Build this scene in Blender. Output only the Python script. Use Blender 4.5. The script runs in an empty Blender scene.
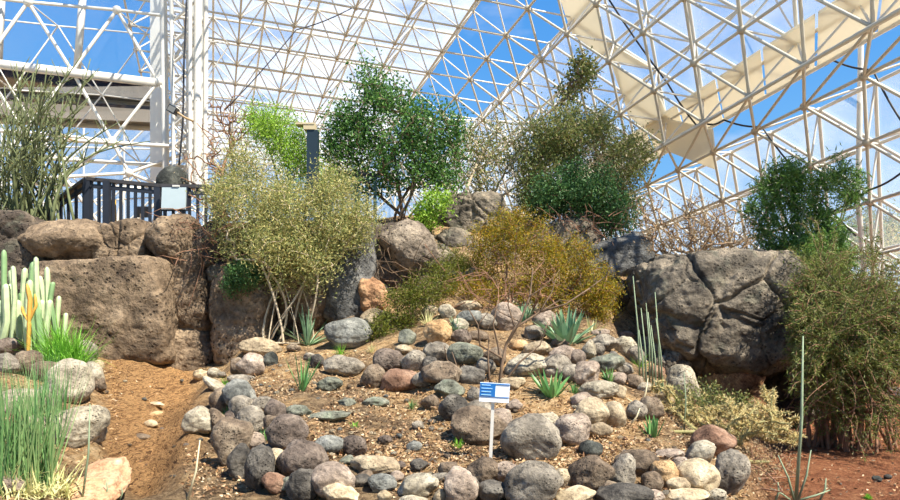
SUN_E=9.; SUN_D=(.5,-.42,.9); SKY_E=.95; EXPO=.25
import bpy, bmesh, math
import numpy as np
from mathutils import Vector, noise as mnoise
scene = bpy.context.scene
COL = scene.collection
F = 706.0; HX = 450.0; HY = 330.0; EYE = 1.6
def P(px, py, Y):
    return np.array([(px-HX)/F*Y, Y, EYE+(HY-py)/F*Y])

# ------------------------------------------------------------------ helpers
class Geo:
    """collects vertices and faces (tris / quads / ngons) for ONE mesh"""
    def __init__(s): s.V=[]; s.F3=[]; s.F4=[]; s.FN=[]; s.n=0; s.M3=[]; s.M4=[]
    def add(s, V, F3=None, F4=None, mat=0):
        V=np.asarray(V,float).reshape(-1,3)
        if F3 is not None and len(F3): s.F3.append(np.asarray(F3,int)+s.n); s.M3.append(np.full(len(F3),mat))
        if F4 is not None and len(F4): s.F4.append(np.asarray(F4,int)+s.n); s.M4.append(np.full(len(F4),mat))
        s.V.append(V); s.n+=len(V); return s
    def mesh(s, name, smooth=True, origin=None):
        V=np.concatenate(s.V) if s.V else np.zeros((0,3))
        if origin is not None: V=V-np.asarray(origin)
        f3=np.concatenate(s.F3) if s.F3 else np.zeros((0,3),int)
        f4=np.concatenate(s.F4) if s.F4 else np.zeros((0,4),int)
        mi=np.concatenate([np.concatenate(s.M3) if s.M3 else np.zeros(0,int), np.concatenate(s.M4) if s.M4 else np.zeros(0,int)])
        me=bpy.data.meshes.new(name)
        me.vertices.add(len(V)); me.vertices.foreach_set('co',V.astype(np.float32).ravel())
        loops=np.concatenate([f3.ravel(),f4.ravel()]).astype(np.int32)
        me.loops.add(len(loops)); me.loops.foreach_set('vertex_index',loops)
        st=np.concatenate([np.arange(len(f3))*3, len(f3)*3+np.arange(len(f4))*4]).astype(np.int32)
        me.polygons.add(len(st)); me.polygons.foreach_set('loop_start',st)
        me.polygons.foreach_set('material_index',mi.astype(np.int32))
        me.polygons.foreach_set('use_smooth',np.full(len(st),bool(smooth)))
        me.update(calc_edges=True); me.validate()
        return me
def link(name, me, mats, parent=None, loc=None):
    o=bpy.data.objects.new(name,me); COL.objects.link(o)
    if me is not None:
        for m in (mats if isinstance(mats,(list,tuple)) else [mats]): me.materials.append(m)
    if loc is not None: o.location=[float(v) for v in loc]
    if parent is not None: o.parent=parent
    return o
def tag(o,label=None,cat=None,group=None,kind=None):
    if label: o['label']=label
    if cat: o['category']=cat
    if group: o['group']=group
    if kind: o['kind']=kind
    return o
def obj(name, geo, mat, parent=None, origin=None, smooth=True):
    """one mesh object; with a parent (an Empty at its own place, no rotation) the origin is the parent's place"""
    if parent is not None:
        ori=np.array(parent.location) if parent.parent is None else np.array(parent.parent.location)+np.array(parent.location)
        return link(name, geo.mesh(name,smooth,ori), mat, parent)
    if origin is None:
        V=np.concatenate(geo.V); origin=[V[:,0].mean(),V[:,1].mean(),V[:,2].min()]
    return link(name, geo.mesh(name,smooth,origin), mat, None, origin)
def empty(name, loc, label, cat, group=None):
    o=bpy.data.objects.new(name,None); COL.objects.link(o); o.location=[float(v) for v in loc]
    o.empty_display_size=.1
    return tag(o,label,cat,group)
def frusta(p0,p1,r0,r1,k=6):
    p0=np.asarray(p0,float).reshape(-1,3); p1=np.asarray(p1,float).reshape(-1,3); n=len(p0)
    r0=np.broadcast_to(np.asarray(r0,float),(n,)); r1=np.broadcast_to(np.asarray(r1,float),(n,))
    d=p1-p0; L=np.linalg.norm(d,axis=1,keepdims=True); L[L<1e-9]=1e-9; d=d/L
    h=np.where(np.abs(d[:,2:3])>.9,np.array([[1.,0,0]]),np.array([[0,0,1.]]))
    u=np.cross(d,h); u/=np.linalg.norm(u,axis=1,keepdims=True); v=np.cross(d,u)
    a=np.arange(k)/k*2*np.pi
    ring=np.cos(a)[None,:,None]*u[:,None,:]+np.sin(a)[None,:,None]*v[:,None,:]
    A=p0[:,None,:]+ring*r0[:,None,None]; B=p1[:,None,:]+ring*r1[:,None,None]
    V=np.concatenate([A,B],axis=1).reshape(-1,3)
    i=np.arange(k); j=(i+1)%k
    q=np.stack([i,i+k,j+k,j],axis=1)
    Q=(np.arange(n)*2*k)[:,None,None]+q[None]
    return V,Q.reshape(-1,4)
def tube(g,pts,r,k=6,mat=0,cap=True):
    pts=np.asarray(pts,float); n=len(pts); r=np.broadcast_to(np.asarray(r,float),(n,))
    t=np.gradient(pts,axis=0); t/=np.linalg.norm(t,axis=1,keepdims=True)+1e-12
    h=np.array([0,0,1.]) if abs(t[0][2])<.9 else np.array([1.,0,0])
    u=np.cross(t[0],h); u/=np.linalg.norm(u); V=[]
    a=np.arange(k)/k*2*np.pi
    for i in range(n):
        u=u-t[i]*np.dot(u,t[i]); u/=np.linalg.norm(u)+1e-12; v=np.cross(t[i],u)
        V.append(pts[i]+r[i]*(np.cos(a)[:,None]*u+np.sin(a)[:,None]*v))
    V=np.concatenate(V); q=[]; i=np.arange(k); j=(i+1)%k
    for s in range(n-1): q.append(np.stack([i+s*k,j+s*k,j+(s+1)*k,i+(s+1)*k],1))
    f3=None
    if cap:
        V=np.concatenate([V,[pts[0],pts[-1]]]); b=n*k
        f3=np.concatenate([np.stack([j,i,np.full(k,b)],1),np.stack([i+(n-1)*k,j+(n-1)*k,np.full(k,b+1)],1)])
    g.add(V,f3,np.concatenate(q),mat); return g
def box(g,c,s,rz=0,mat=0,R=None):
    c=np.asarray(c,float); s=np.asarray(s,float)/2
    V=np.array([[x,y,z] for x in(-1,1) for y in(-1,1) for z in(-1,1)],float)*s
    if R is None: R=np.array([[math.cos(rz),-math.sin(rz),0],[math.sin(rz),math.cos(rz),0],[0,0,1]])
    V=V@R.T+c
    g.add(V,None,[[0,1,3,2],[4,6,7,5],[0,4,5,1],[2,3,7,6],[0,2,6,4],[1,5,7,3]],mat); return g
def beam(g,p0,p1,w,h,mat=0):
    """square bar between two points, w across and h up"""
    p0=np.asarray(p0,float);p1=np.asarray(p1,float);d=p1-p0;L=np.linalg.norm(d);d=d/L
    up=np.array([0,0,1.]) if abs(d[2])<.95 else np.array([0,1.,0])
    s=np.cross(d,up);s/=np.linalg.norm(s);u=np.cross(s,d)
    return box(g,(p0+p1)/2,(L,w,h),R=np.stack([d,s,u],1),mat=mat)
def leaves(g,pos,dr,L,W,rng,fold=.25,mat=0):
    """one folded diamond quad pair per leaf"""
    pos=np.asarray(pos,float);n=len(pos)
    if n==0:return
    dr=np.asarray(dr,float);dr=dr/(np.linalg.norm(dr,axis=1,keepdims=True)+1e-9)
    L=np.broadcast_to(np.asarray(L,float),(n,))[:,None];W=np.broadcast_to(np.asarray(W,float),(n,))[:,None]
    rv=rng.normal(size=(n,3));s=np.cross(dr,rv);s/=np.linalg.norm(s,axis=1,keepdims=True)+1e-9;m=np.cross(s,dr)
    a=pos;b=pos+dr*L*.45+s*W/2+m*W*fold;c=pos+dr*L-m*L*.12;d=pos+dr*L*.45-s*W/2+m*W*fold
    V=np.stack([a,b,c,d],1).reshape(-1,3)
    i=np.arange(n)[:,None]*4
    g.add(V,np.concatenate([i+np.array([[0,1,2]]),i+np.array([[0,2,3]])]),None,mat)
def blade(g,base,dr,L,W,droop,k=5,mat=0,fold=.25,rng=None):
    """a strap leaf: V-section strip that narrows to its tip and bends down by droop"""
    base=np.asarray(base,float);dr=np.asarray(dr,float);dr=dr/np.linalg.norm(dr)
    s=np.cross(dr,[0,0,1.])
    if np.linalg.norm(s)<.05:s=np.array([1.,0,0])
    s/=np.linalg.norm(s)
    t=np.linspace(0,1,k+1);p=base+dr*L*t[:,None];p[:,2]-=droop*L*t**2
    w=W*np.where(t<.35,.7+.3*t/.35,(1-t)/.65)**.8*.5; w[-1]=W*.02
    up=np.cross(s,dr)
    A=p-s*w[:,None];B=p-up*(w*fold*2)[:,None];C=p+s*w[:,None]
    V=np.stack([A,B,C],1).reshape(-1,3);q=[]
    for i in range(k):
        o=i*3;q+= [[o,o+1,o+4,o+3],[o+1,o+2,o+5,o+4]]
    g.add(V,None,q,mat)

# ------------------------------------------------------------------ materials
def nodes(name):
    m=bpy.data.materials.new(name);m.use_nodes=True;nt=m.node_tree
    for n in list(nt.nodes):nt.nodes.remove(n)
    out=nt.nodes.new('ShaderNodeOutputMaterial');return m,nt,out
def N(nt,t,**k):
    n=nt.nodes.new(t)
    for a,b in k.items():
        if a.startswith('i_'):n.inputs[a[2:].replace('_',' ')].default_value=b
        else:setattr(n,a,b)
    return n
def rgba(c):return (c[0],c[1],c[2],1)
def s2l(c):return tuple((v/255/12.92 if v/255<=.04045 else ((v/255+.055)/1.055)**2.4) for v in c)
def ramp(nt,stops):
    r=nt.nodes.new('ShaderNodeValToRGB');e=r.color_ramp.elements
    while len(e)>1:e.remove(e[-1])
    e[0].position=stops[0][0];e[0].color=rgba(stops[0][1])
    for p,c in stops[1:]:
        x=e.new(p);x.color=rgba(c)
    return r
def plain(name,c,rough=.5,metal=0,var=0,scale=8):
    m,nt,out=nodes(name);b=N(nt,'ShaderNodeBsdfPrincipled');b.inputs['Roughness'].default_value=rough;b.inputs['Metallic'].default_value=metal
    c=s2l(c)
    tc=N(nt,'ShaderNodeTexCoord');no=N(nt,'ShaderNodeTexNoise');no.inputs['Scale'].default_value=scale;no.inputs['Detail'].default_value=5
    r=ramp(nt,[(.3,tuple(v*(1-var) for v in c)),(.7,tuple(min(1,v*(1+var)) for v in c))])
    nt.links.new(tc.outputs['Object'],no.inputs['Vector']);nt.links.new(no.outputs['Fac'],r.inputs[0]);nt.links.new(r.outputs[0],b.inputs['Base Color'])
    nt.links.new(b.outputs[0],out.inputs[0]);return m
def rockmat(name,cols,pit=.5,bump=.6,fine=1.,crack=0,lich=0,gr=1.):
    """weathered volcanic stone: mottled colour, vesicles, cracks"""
    m,nt,out=nodes(name);L=nt.links.new
    b=N(nt,'ShaderNodeBsdfPrincipled');b.inputs['Roughness'].default_value=.9;b.inputs['Specular IOR Level'].default_value=.25
    tc=N(nt,'ShaderNodeTexCoord');oi=N(nt,'ShaderNodeObjectInfo');ad=N(nt,'ShaderNodeVectorMath',operation='MULTIPLY_ADD')
    ad.inputs[1].default_value=(1,1,1);cx=N(nt,'ShaderNodeCombineXYZ')
    mu=N(nt,'ShaderNodeMath',operation='MULTIPLY');mu.inputs[1].default_value=37.
    L(oi.outputs['Random'],mu.inputs[0]);L(mu.outputs[0],cx.inputs[0]);L(mu.outputs[0],cx.inputs[1])
    L(tc.outputs['Object'],ad.inputs[0]);L(cx.outputs[0],ad.inputs[2]);V=ad.outputs[0]
    n1=N(nt,'ShaderNodeTexNoise');n1.inputs['Scale'].default_value=5*fine;n1.inputs['Detail'].default_value=8;n1.inputs['Roughness'].default_value=.65;L(V,n1.inputs['Vector'])
    n2=N(nt,'ShaderNodeTexNoise');n2.inputs['Scale'].default_value=26*fine;n2.inputs['Detail'].default_value=7;n2.inputs['Roughness'].default_value=.7;L(V,n2.inputs['Vector'])
    r=ramp(nt,[(.3,s2l(cols[0])),(.5,s2l(cols[1])),(.72,s2l(cols[2]))]);L(n1.outputs['Fac'],r.inputs[0])
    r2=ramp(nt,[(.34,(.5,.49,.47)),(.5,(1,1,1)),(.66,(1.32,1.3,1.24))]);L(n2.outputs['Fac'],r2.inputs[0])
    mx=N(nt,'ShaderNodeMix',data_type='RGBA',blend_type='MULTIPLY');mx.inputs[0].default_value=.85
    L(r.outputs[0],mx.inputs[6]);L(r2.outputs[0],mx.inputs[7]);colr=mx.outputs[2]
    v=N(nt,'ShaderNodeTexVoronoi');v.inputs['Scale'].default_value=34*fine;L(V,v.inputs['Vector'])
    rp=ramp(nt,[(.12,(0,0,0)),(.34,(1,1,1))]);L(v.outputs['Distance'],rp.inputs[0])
    # vesicles: pits coloured darker than the stone and lowered in the bump
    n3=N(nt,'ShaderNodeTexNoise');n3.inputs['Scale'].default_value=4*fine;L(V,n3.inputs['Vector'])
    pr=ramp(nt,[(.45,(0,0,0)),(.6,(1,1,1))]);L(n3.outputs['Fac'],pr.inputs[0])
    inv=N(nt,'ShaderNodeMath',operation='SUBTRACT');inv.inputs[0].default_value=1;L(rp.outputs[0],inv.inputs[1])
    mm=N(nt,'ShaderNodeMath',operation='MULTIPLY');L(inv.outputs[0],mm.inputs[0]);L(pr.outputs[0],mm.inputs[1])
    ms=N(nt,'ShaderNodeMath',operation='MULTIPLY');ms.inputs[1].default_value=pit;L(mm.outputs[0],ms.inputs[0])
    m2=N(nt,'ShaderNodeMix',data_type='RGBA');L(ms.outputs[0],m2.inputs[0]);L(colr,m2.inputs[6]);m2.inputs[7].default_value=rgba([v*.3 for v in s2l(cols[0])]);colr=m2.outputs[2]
    if lich:
        n4=N(nt,'ShaderNodeTexNoise');n4.inputs['Scale'].default_value=7*fine;n4.inputs['Detail'].default_value=7;L(V,n4.inputs['Vector'])
        lr=ramp(nt,[(.55,(0,0,0)),(.62,(1,1,1))]);L(n4.outputs['Fac'],lr.inputs[0])
        lm=N(nt,'ShaderNodeMath',operation='MULTIPLY');lm.inputs[1].default_value=lich;L(lr.outputs[0],lm.inputs[0])
        m3=N(nt,'ShaderNodeMix',data_type='RGBA');L(lm.outputs[0],m3.inputs[0]);L(colr,m3.inputs[6]);m3.inputs[7].default_value=rgba(s2l((150,160,130)));colr=m3.outputs[2]
    L(colr,b.inputs['Base Color'])
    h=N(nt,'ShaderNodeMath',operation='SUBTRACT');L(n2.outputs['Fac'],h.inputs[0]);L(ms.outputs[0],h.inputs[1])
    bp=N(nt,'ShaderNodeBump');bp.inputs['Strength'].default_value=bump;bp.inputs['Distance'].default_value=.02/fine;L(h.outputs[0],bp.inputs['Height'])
    b2=N(nt,'ShaderNodeBump');b2.inputs['Strength'].default_value=bump*.8;b2.inputs['Distance'].default_value=.08/fine;L(n1.outputs['Fac'],b2.inputs['Height']);L(bp.outputs[0],b2.inputs['Normal'])
    L(b2.outputs[0],b.inputs['Normal']);L(b.outputs[0],out.inputs[0]);return m
def leafmat(name,cols,trans=.35,rough=.5):
    """each leaf (mesh island) takes its own tint between the given colours"""
    m,nt,out=nodes(name);L=nt.links.new
    g=N(nt,'ShaderNodeNewGeometry');k=len(cols);r=ramp(nt,[(i/(k-1) if k>1 else 0,s2l(c)) for i,c in enumerate(cols)])
    L(g.outputs['Random Per Island'],r.inputs[0])
    b=N(nt,'ShaderNodeBsdfPrincipled');b.inputs['Roughness'].default_value=rough;b.inputs['Specular IOR Level'].default_value=.3;L(r.outputs[0],b.inputs['Base Color'])
    t=N(nt,'ShaderNodeBsdfTranslucent');L(r.outputs[0],t.inputs[0]);mx=N(nt,'ShaderNodeMixShader');mx.inputs[0].default_value=trans
    L(b.outputs[0],mx.inputs[1]);L(t.outputs[0],mx.inputs[2]);L(mx.outputs[0],out.inputs[0]);return m

M={}
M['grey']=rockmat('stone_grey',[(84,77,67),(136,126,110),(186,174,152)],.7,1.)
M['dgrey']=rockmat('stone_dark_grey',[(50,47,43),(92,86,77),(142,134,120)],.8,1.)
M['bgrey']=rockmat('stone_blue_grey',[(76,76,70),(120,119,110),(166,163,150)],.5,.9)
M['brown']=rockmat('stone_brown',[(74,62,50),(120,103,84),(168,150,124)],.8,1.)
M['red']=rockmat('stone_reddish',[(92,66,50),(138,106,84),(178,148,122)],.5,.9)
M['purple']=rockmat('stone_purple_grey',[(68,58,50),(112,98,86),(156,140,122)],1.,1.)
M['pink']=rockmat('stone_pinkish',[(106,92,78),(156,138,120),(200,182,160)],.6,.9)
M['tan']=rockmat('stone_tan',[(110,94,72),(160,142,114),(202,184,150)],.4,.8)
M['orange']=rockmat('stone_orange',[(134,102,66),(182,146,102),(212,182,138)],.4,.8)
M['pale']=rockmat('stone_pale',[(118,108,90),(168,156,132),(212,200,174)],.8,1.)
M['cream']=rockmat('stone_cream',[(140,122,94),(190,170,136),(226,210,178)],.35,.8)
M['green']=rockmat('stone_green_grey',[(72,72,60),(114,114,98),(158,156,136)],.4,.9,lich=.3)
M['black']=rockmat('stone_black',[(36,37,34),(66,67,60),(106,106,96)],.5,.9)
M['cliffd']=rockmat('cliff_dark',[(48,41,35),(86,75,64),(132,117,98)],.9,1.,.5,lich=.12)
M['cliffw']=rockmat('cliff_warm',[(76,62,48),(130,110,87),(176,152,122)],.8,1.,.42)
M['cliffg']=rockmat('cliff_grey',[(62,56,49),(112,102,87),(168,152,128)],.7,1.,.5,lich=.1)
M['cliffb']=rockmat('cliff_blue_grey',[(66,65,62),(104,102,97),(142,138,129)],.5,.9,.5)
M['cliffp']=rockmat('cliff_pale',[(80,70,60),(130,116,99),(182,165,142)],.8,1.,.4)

# ------------------------------------------------------------------ terrain
TC=[(-200,[(3,640),(4,550),(5,490),(6,445),(7,412),(8.5,372),(11,335),(11.8,325),(12.3,238),(14,226)]),
(0,[(3,680),(4,565),(5,502),(6,452),(7,415),(8.5,376),(11,342),(11.8,335),(12.4,240),(14,228)]),
(45,[(3,690),(4,575),(5,512),(6,462),(7,426),(8.5,384),(10.5,352),(11.6,345),(12.4,240),(14,228)]),
(85,[(3,700),(4,590),(5.2,518),(6.2,466),(7.2,430),(8.5,392),(10.3,360),(11.6,352),(12.4,240),(14,228)]),
(115,[(3,705),(4,596),(5.5,508),(7,455),(9,402),(10.6,362),(11.6,356),(12.4,240),(14,228)]),
(150,[(3,705),(4,598),(5.5,508),(7,452),(9,402),(10.8,366),(11.6,360),(12.4,240),(14,228)]),
(190,[(3,705),(4,598),(5.5,505),(7,450),(9,402),(10.5,376),(11.6,366),(12.4,240),(14,228)]),
(222,[(3,705),(4,600),(5.5,504),(6.6,466),(7.6,435),(9,396),(10.5,374),(11.6,360),(12.4,240),(14,225)]),
(248,[(3,705),(4,600),(5.5,502),(6.3,476),(6.8,440),(7.6,412),(9,382),(10.8,352),(11.8,340),(12.5,240),(14,222)]),
(300,[(3,705),(4,600),(5.4,505),(5.8,484),(6.2,454),(7,425),(8.5,386),(10.5,352),(12,330),(12.6,250),(14,220)]),
(350,[(3,705),(4,600),(5.3,505),(5.8,474),(6.5,446),(8,402),(9,380),(10.5,350),(12,322),(12.8,250),(14.5,215)]),
(400,[(3,705),(4,600),(5.2,505),(5.7,482),(6.3,460),(7.5,418),(8.6,390),(9.1,366),(10,346),(11.5,316),(13,262),(14.5,225),(16,212)]),
(450,[(3,705),(4,600),(5.2,505),(5.8,472),(6.5,452),(7.6,410),(8.2,385),(8.9,364),(10,336),(11.5,300),(13,258),(14.5,218),(17,206)]),
(520,[(3,705),(4,600),(5.2,505),(5.7,478),(6.6,452),(7.6,412),(9,376),(10.3,342),(11.5,316),(13,270),(15,226),(17,213)]),
(590,[(3,705),(4,605),(5.2,507),(5.7,484),(6.3,460),(7.3,428),(9,382),(10.3,346),(12,310),(14,262),(16,238)]),
(650,[(3,705),(4,610),(5.4,506),(6,474),(7,442),(8.5,406),(10,382),(11.5,350),(12.5,315),(14,268),(16,250)]),
(700,[(3,705),(4,615),(5.5,510),(6,484),(6.8,454),(8,430),(9.5,410),(11,403),(13.6,396),(14.0,290),(15,268)]),
(740,[(3,706),(4,620),(5.6,514),(6.2,490),(7,465),(8.5,441),(10,422),(12,410),(13.8,402),(14.1,300),(15,280)]),
(775,[(3,706),(4,612),(6,518),(8,471),(9.5,449),(12,424),(13.4,414),(13.9,330),(16,320)]),
(810,[(3,706),(4,612),(6,518),(8,471),(9.5,449),(12,424),(14,411),(16,400)]),
(900,[(3,706),(4,612),(6,518),(8,471),(9.5,449),(12,424),(14,411),(16,400)]),
(1150,[(3,706),(4,612),(6,518),(8,471),(9.5,449),(12,424),(14,411),(16,400)])]
YG=np.concatenate([np.arange(3,14,.08),np.arange(14,34,.5)])
def _col(c):
    ys=np.array([a for a,b in c]);z=np.array([EYE+(HY-b)/F*a for a,b in c]);return np.interp(YG,ys,z)
TZ=np.stack([_col(c) for _,c in TC]);TX=np.array([c for c,_ in TC],float)
def terr(px,Y):
    """ground height on the bearing px at depth Y"""
    px=np.asarray(px,float);Y=np.asarray(Y,float)
    i=np.clip(np.searchsorted(TX,px)-1,0,len(TX)-2);t=np.clip((px-TX[i])/(TX[i+1]-TX[i]),0,1);t=t*t*(3-2*t)
    yi=np.clip(np.interp(Y,YG,np.arange(len(YG))),0,len(YG)-1.001);j=yi.astype(int);f=yi-j
    a=TZ[i,j]*(1-f)+TZ[i,j+1]*f;b=TZ[i+1,j]*(1-f)+TZ[i+1,j+1]*f
    x=(px-HX)/F*Y
    rill=.022*np.sin(2.1*x+1.3*Y)*np.sin(1.7*Y-.6*x)+.012*np.sin(6.1*x+2.*Y)*np.sin(5*Y)
    gc=np.interp(Y,[5,6,7,9,11,12],[150,140,142,160,190,200]);gw=np.clip((Y-5.6)/1.2,0,1)*np.clip((11.3-Y)/.8,0,1)
    e=(px-gc)/26.
    gul=gw*(-.26*np.exp(-e*e)+.07*np.exp(-((np.abs(px-gc)-44)/14.)**2)+.03*np.sin(7*Y+px*.12)*np.exp(-(e/1.6)**2))
    return a*(1-t)+b*t+rill+gul
def ground(x,y):return float(terr(HX+F*x/y,y))
def hit(px,py,ymin=4.5):
    """first depth at which the sight line meets the ground"""
    Y=np.arange(ymin,16,.02);z=EYE+(HY-py)/F*Y;g=terr(np.full_like(Y,px),Y);k=np.where(z<=g)[0]
    return float(Y[k[0]]) if len(k) else 12.
# ------------------------------------------------------------------ ground mesh
def build_ground():
    pxs=np.arange(-200,1151,5.);V=[]
    ys=np.concatenate([np.arange(3,14.2,.07),np.arange(14.5,30,1.)])
    PX,YY=np.meshgrid(pxs,ys);Z=terr(PX,YY);X=(PX-HX)/F*YY
    n=np.array([mnoise.fractal(Vector((x*1.6,y*1.6,0)),.8,2.1,5) for x,y in zip(X.ravel(),YY.ravel())]).reshape(X.shape)
    gz=np.exp(-((PX-155)/55.)**2)*(YY<11.3);Z=Z+n*(.035+.05*gz)*np.clip((YY-3)/3,.3,1)
    V=np.stack([X,YY,Z],-1).reshape(-1,3);r,c=X.shape
    i=(np.arange(r-1)[:,None]*c+np.arange(c-1)[None]).ravel()
    q=np.stack([i,i+1,i+c+1,i+c],1)
    g=Geo().add(V,None,q);me=g.mesh('floor')
    gul=np.clip(1-np.abs(PX-150)/75,0,1)*np.clip((YY-5.6)/1.4,0,1);gul[YY>11.4]=0
    path=np.clip((PX-735)/50,0,1)
    sand=np.clip(1.3-((PX-575)/85)**2-((YY-7.2)/2.)**2,0,1);sand=np.maximum(sand,np.clip(1.2-((PX-415)/50)**2-((YY-8.6)/.7)**2,0,1))
    for nme,a in(('gully',gul),('path',path),('sand',sand)):
        at=me.attributes.new(nme,'FLOAT','POINT');at.data.foreach_set('value',a.ravel().astype(np.float32))
    m,nt,out=nodes('desert_soil');L=nt.links.new
    b=N(nt,'ShaderNodeBsdfPrincipled');b.inputs['Roughness'].default_value=.95;b.inputs['Specular IOR Level'].default_value=.15
    tc=N(nt,'ShaderNodeTexCoord');V=tc.outputs['Object']
    def ns(s,d=8,r=.65,vec=V,dis=0):
        k=N(nt,'ShaderNodeTexNoise');k.inputs['Scale'].default_value=s;k.inputs['Detail'].default_value=d;k.inputs['Roughness'].default_value=r;k.inputs['Distortion'].default_value=dis;L(vec,k.inputs['Vector']);return k.outputs['Fac']
    def mix(f,a,c,bt='MIX'):
        k=N(nt,'ShaderNodeMix',data_type='RGBA',blend_type=bt)
        if isinstance(f,float):k.inputs[0].default_value=f
        else:L(f,k.inputs[0])
        L(a,k.inputs[6]);L(c,k.inputs[7]);return k.outputs[2]
    def rp(f,st):
        k=ramp(nt,st);L(f,k.inputs[0]);return k.outputs[0]
    big=ns(1.6,6);fine=ns(28,9,.75);mid=ns(7,8,.7)
    litter=rp(mid,[(.3,s2l((92,72,52))),(.46,s2l((142,116,86))),(.6,s2l((184,154,114))),(.75,s2l((214,190,150)))])
    orange=rp(mid,[(.3,s2l((170,128,82))),(.5,s2l((212,172,120))),(.7,s2l((234,204,158)))])
    col=mix(rp(big,[(.46,(0,0,0)),(.6,(1,1,1))]),litter,orange)
    at=N(nt,'ShaderNodeAttribute',attribute_name='sand');col=mix(at.outputs['Fac'],col,orange)
    mp=N(nt,'ShaderNodeMapping');mp.inputs['Scale'].default_value=(3.2,.55,9.);L(V,mp.inputs['Vector'])
    st=ns(3.2,9,.7,mp.outputs[0],1.4)
    gl=rp(st,[(.34,s2l((78,54,36))),(.42,s2l((138,98,62))),(.48,s2l((214,168,112))),(.54,s2l((196,148,96))),(.58,s2l((96,66,42))),(.63,s2l((180,134,86))),(.72,s2l((220,178,124)))])
    at=N(nt,'ShaderNodeAttribute',attribute_name='gully');k=ramp(nt,[(.2,(0,0,0)),(.5,(1,1,1))]);L(at.outputs['Fac'],k.inputs[0]);col=mix(k.outputs[0],col,gl)
    pt=rp(mid,[(.3,s2l((128,76,50))),(.5,s2l((170,110,74))),(.72,s2l((196,140,98)))])
    at=N(nt,'ShaderNodeAttribute',attribute_name='path');col=mix(at.outputs['Fac'],col,pt)
    col=mix(.8,col,rp(fine,[(.35,(.55,.55,.55)),(.52,(1,1,1)),(.68,(1.3,1.3,1.3))]),'MULTIPLY')
    L(col,b.inputs['Base Color'])
    bp=N(nt,'ShaderNodeBump');bp.inputs['Strength'].default_value=.9;bp.inputs['Distance'].default_value=.03;L(fine,bp.inputs['Height'])
    b2=N(nt,'ShaderNodeBump');b2.inputs['Strength'].default_value=.8;b2.inputs['Distance'].default_value=.09;L(mid,b2.inputs['Height']);L(bp.outputs[0],b2.inputs['Normal'])
    L(b2.outputs[0],b.inputs['Normal']);L(b.outputs[0],out.inputs[0])
    o=link('floor',me,m);tag(o,kind='structure')
    # flat desert outside the glasshouse
    g=Geo();g.add([[-300,2,-.35],[300,2,-.35],[300,600,-.35],[-300,600,-.35]],None,[[0,1,2,3]])
    tag(link('floor_outside',g.mesh('floor_outside'),plain('outside_ground',(196,182,158),.9,0,.2,.3)),kind='structure')
    # concrete plinth of the glass wall on the right
build_ground()

# ------------------------------------------------------------------ camera, sky, sun
cam=bpy.data.cameras.new('camera');co=bpy.data.objects.new('camera',cam);COL.objects.link(co)
co.location=(0,0,EYE);co.rotation_euler=(math.pi/2,0,0);cam.lens=36*F/900;cam.sensor_width=36;cam.shift_y=(HY-250)/900;cam.clip_end=1500
scene.camera=co
su=bpy.data.lights.new('sun','SUN');so=bpy.data.objects.new('sun',su);COL.objects.link(so)
su.energy=SUN_E;su.angle=.009;su.color=(1,.955,.87)
so.location=(12,-2,20);so.rotation_euler=Vector(SUN_D).to_track_quat('Z','Y').to_euler()
w=bpy.data.worlds.new('sky');scene.world=w;w.use_nodes=True;nt=w.node_tree
for n in list(nt.nodes):nt.nodes.remove(n)
L=nt.links.new;out=N(nt,'ShaderNodeOutputWorld');bg=N(nt,'ShaderNodeBackground');tc=N(nt,'ShaderNodeTexCoord')
sx=N(nt,'ShaderNodeSeparateXYZ');L(tc.outputs['Generated'],sx.inputs[0])
gr=ramp(nt,[(0,s2l((206,220,230))),(.08,s2l((176,210,240))),(.2,s2l((120,182,238))),(.35,s2l((88,160,232))),(.55,s2l((66,138,220))),(1,s2l((48,104,190)))]);L(sx.outputs[2],gr.inputs[0])
mp=N(nt,'ShaderNodeMapping');mp.inputs['Scale'].default_value=(1,1,2.6);L(tc.outputs['Generated'],mp.inputs['Vector'])
no=N(nt,'ShaderNodeTexNoise');no.inputs['Scale'].default_value=3.4;no.inputs['Detail'].default_value=7;no.inputs['Roughness'].default_value=.55;L(mp.outputs[0],no.inputs['Vector'])
cr=ramp(nt,[(.56,(0,0,0)),(.8,(.6,.6,.6))]);L(no.outputs['Fac'],cr.inputs[0])
mx=N(nt,'ShaderNodeMix',data_type='RGBA');L(cr.outputs[0],mx.inputs[0]);L(gr.outputs[0],mx.inputs[6]);mx.inputs[7].default_value=(.92,.95,1,1)
L(mx.outputs[2],bg.inputs[0]);bg.inputs[1].default_value=SKY_E;L(bg.outputs[0],out.inputs[0])
vs=scene.view_settings;vs.view_transform='Standard';vs.look='None';vs.gamma=1;vs.use_curve_mapping=False;vs.exposure=EXPO

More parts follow.
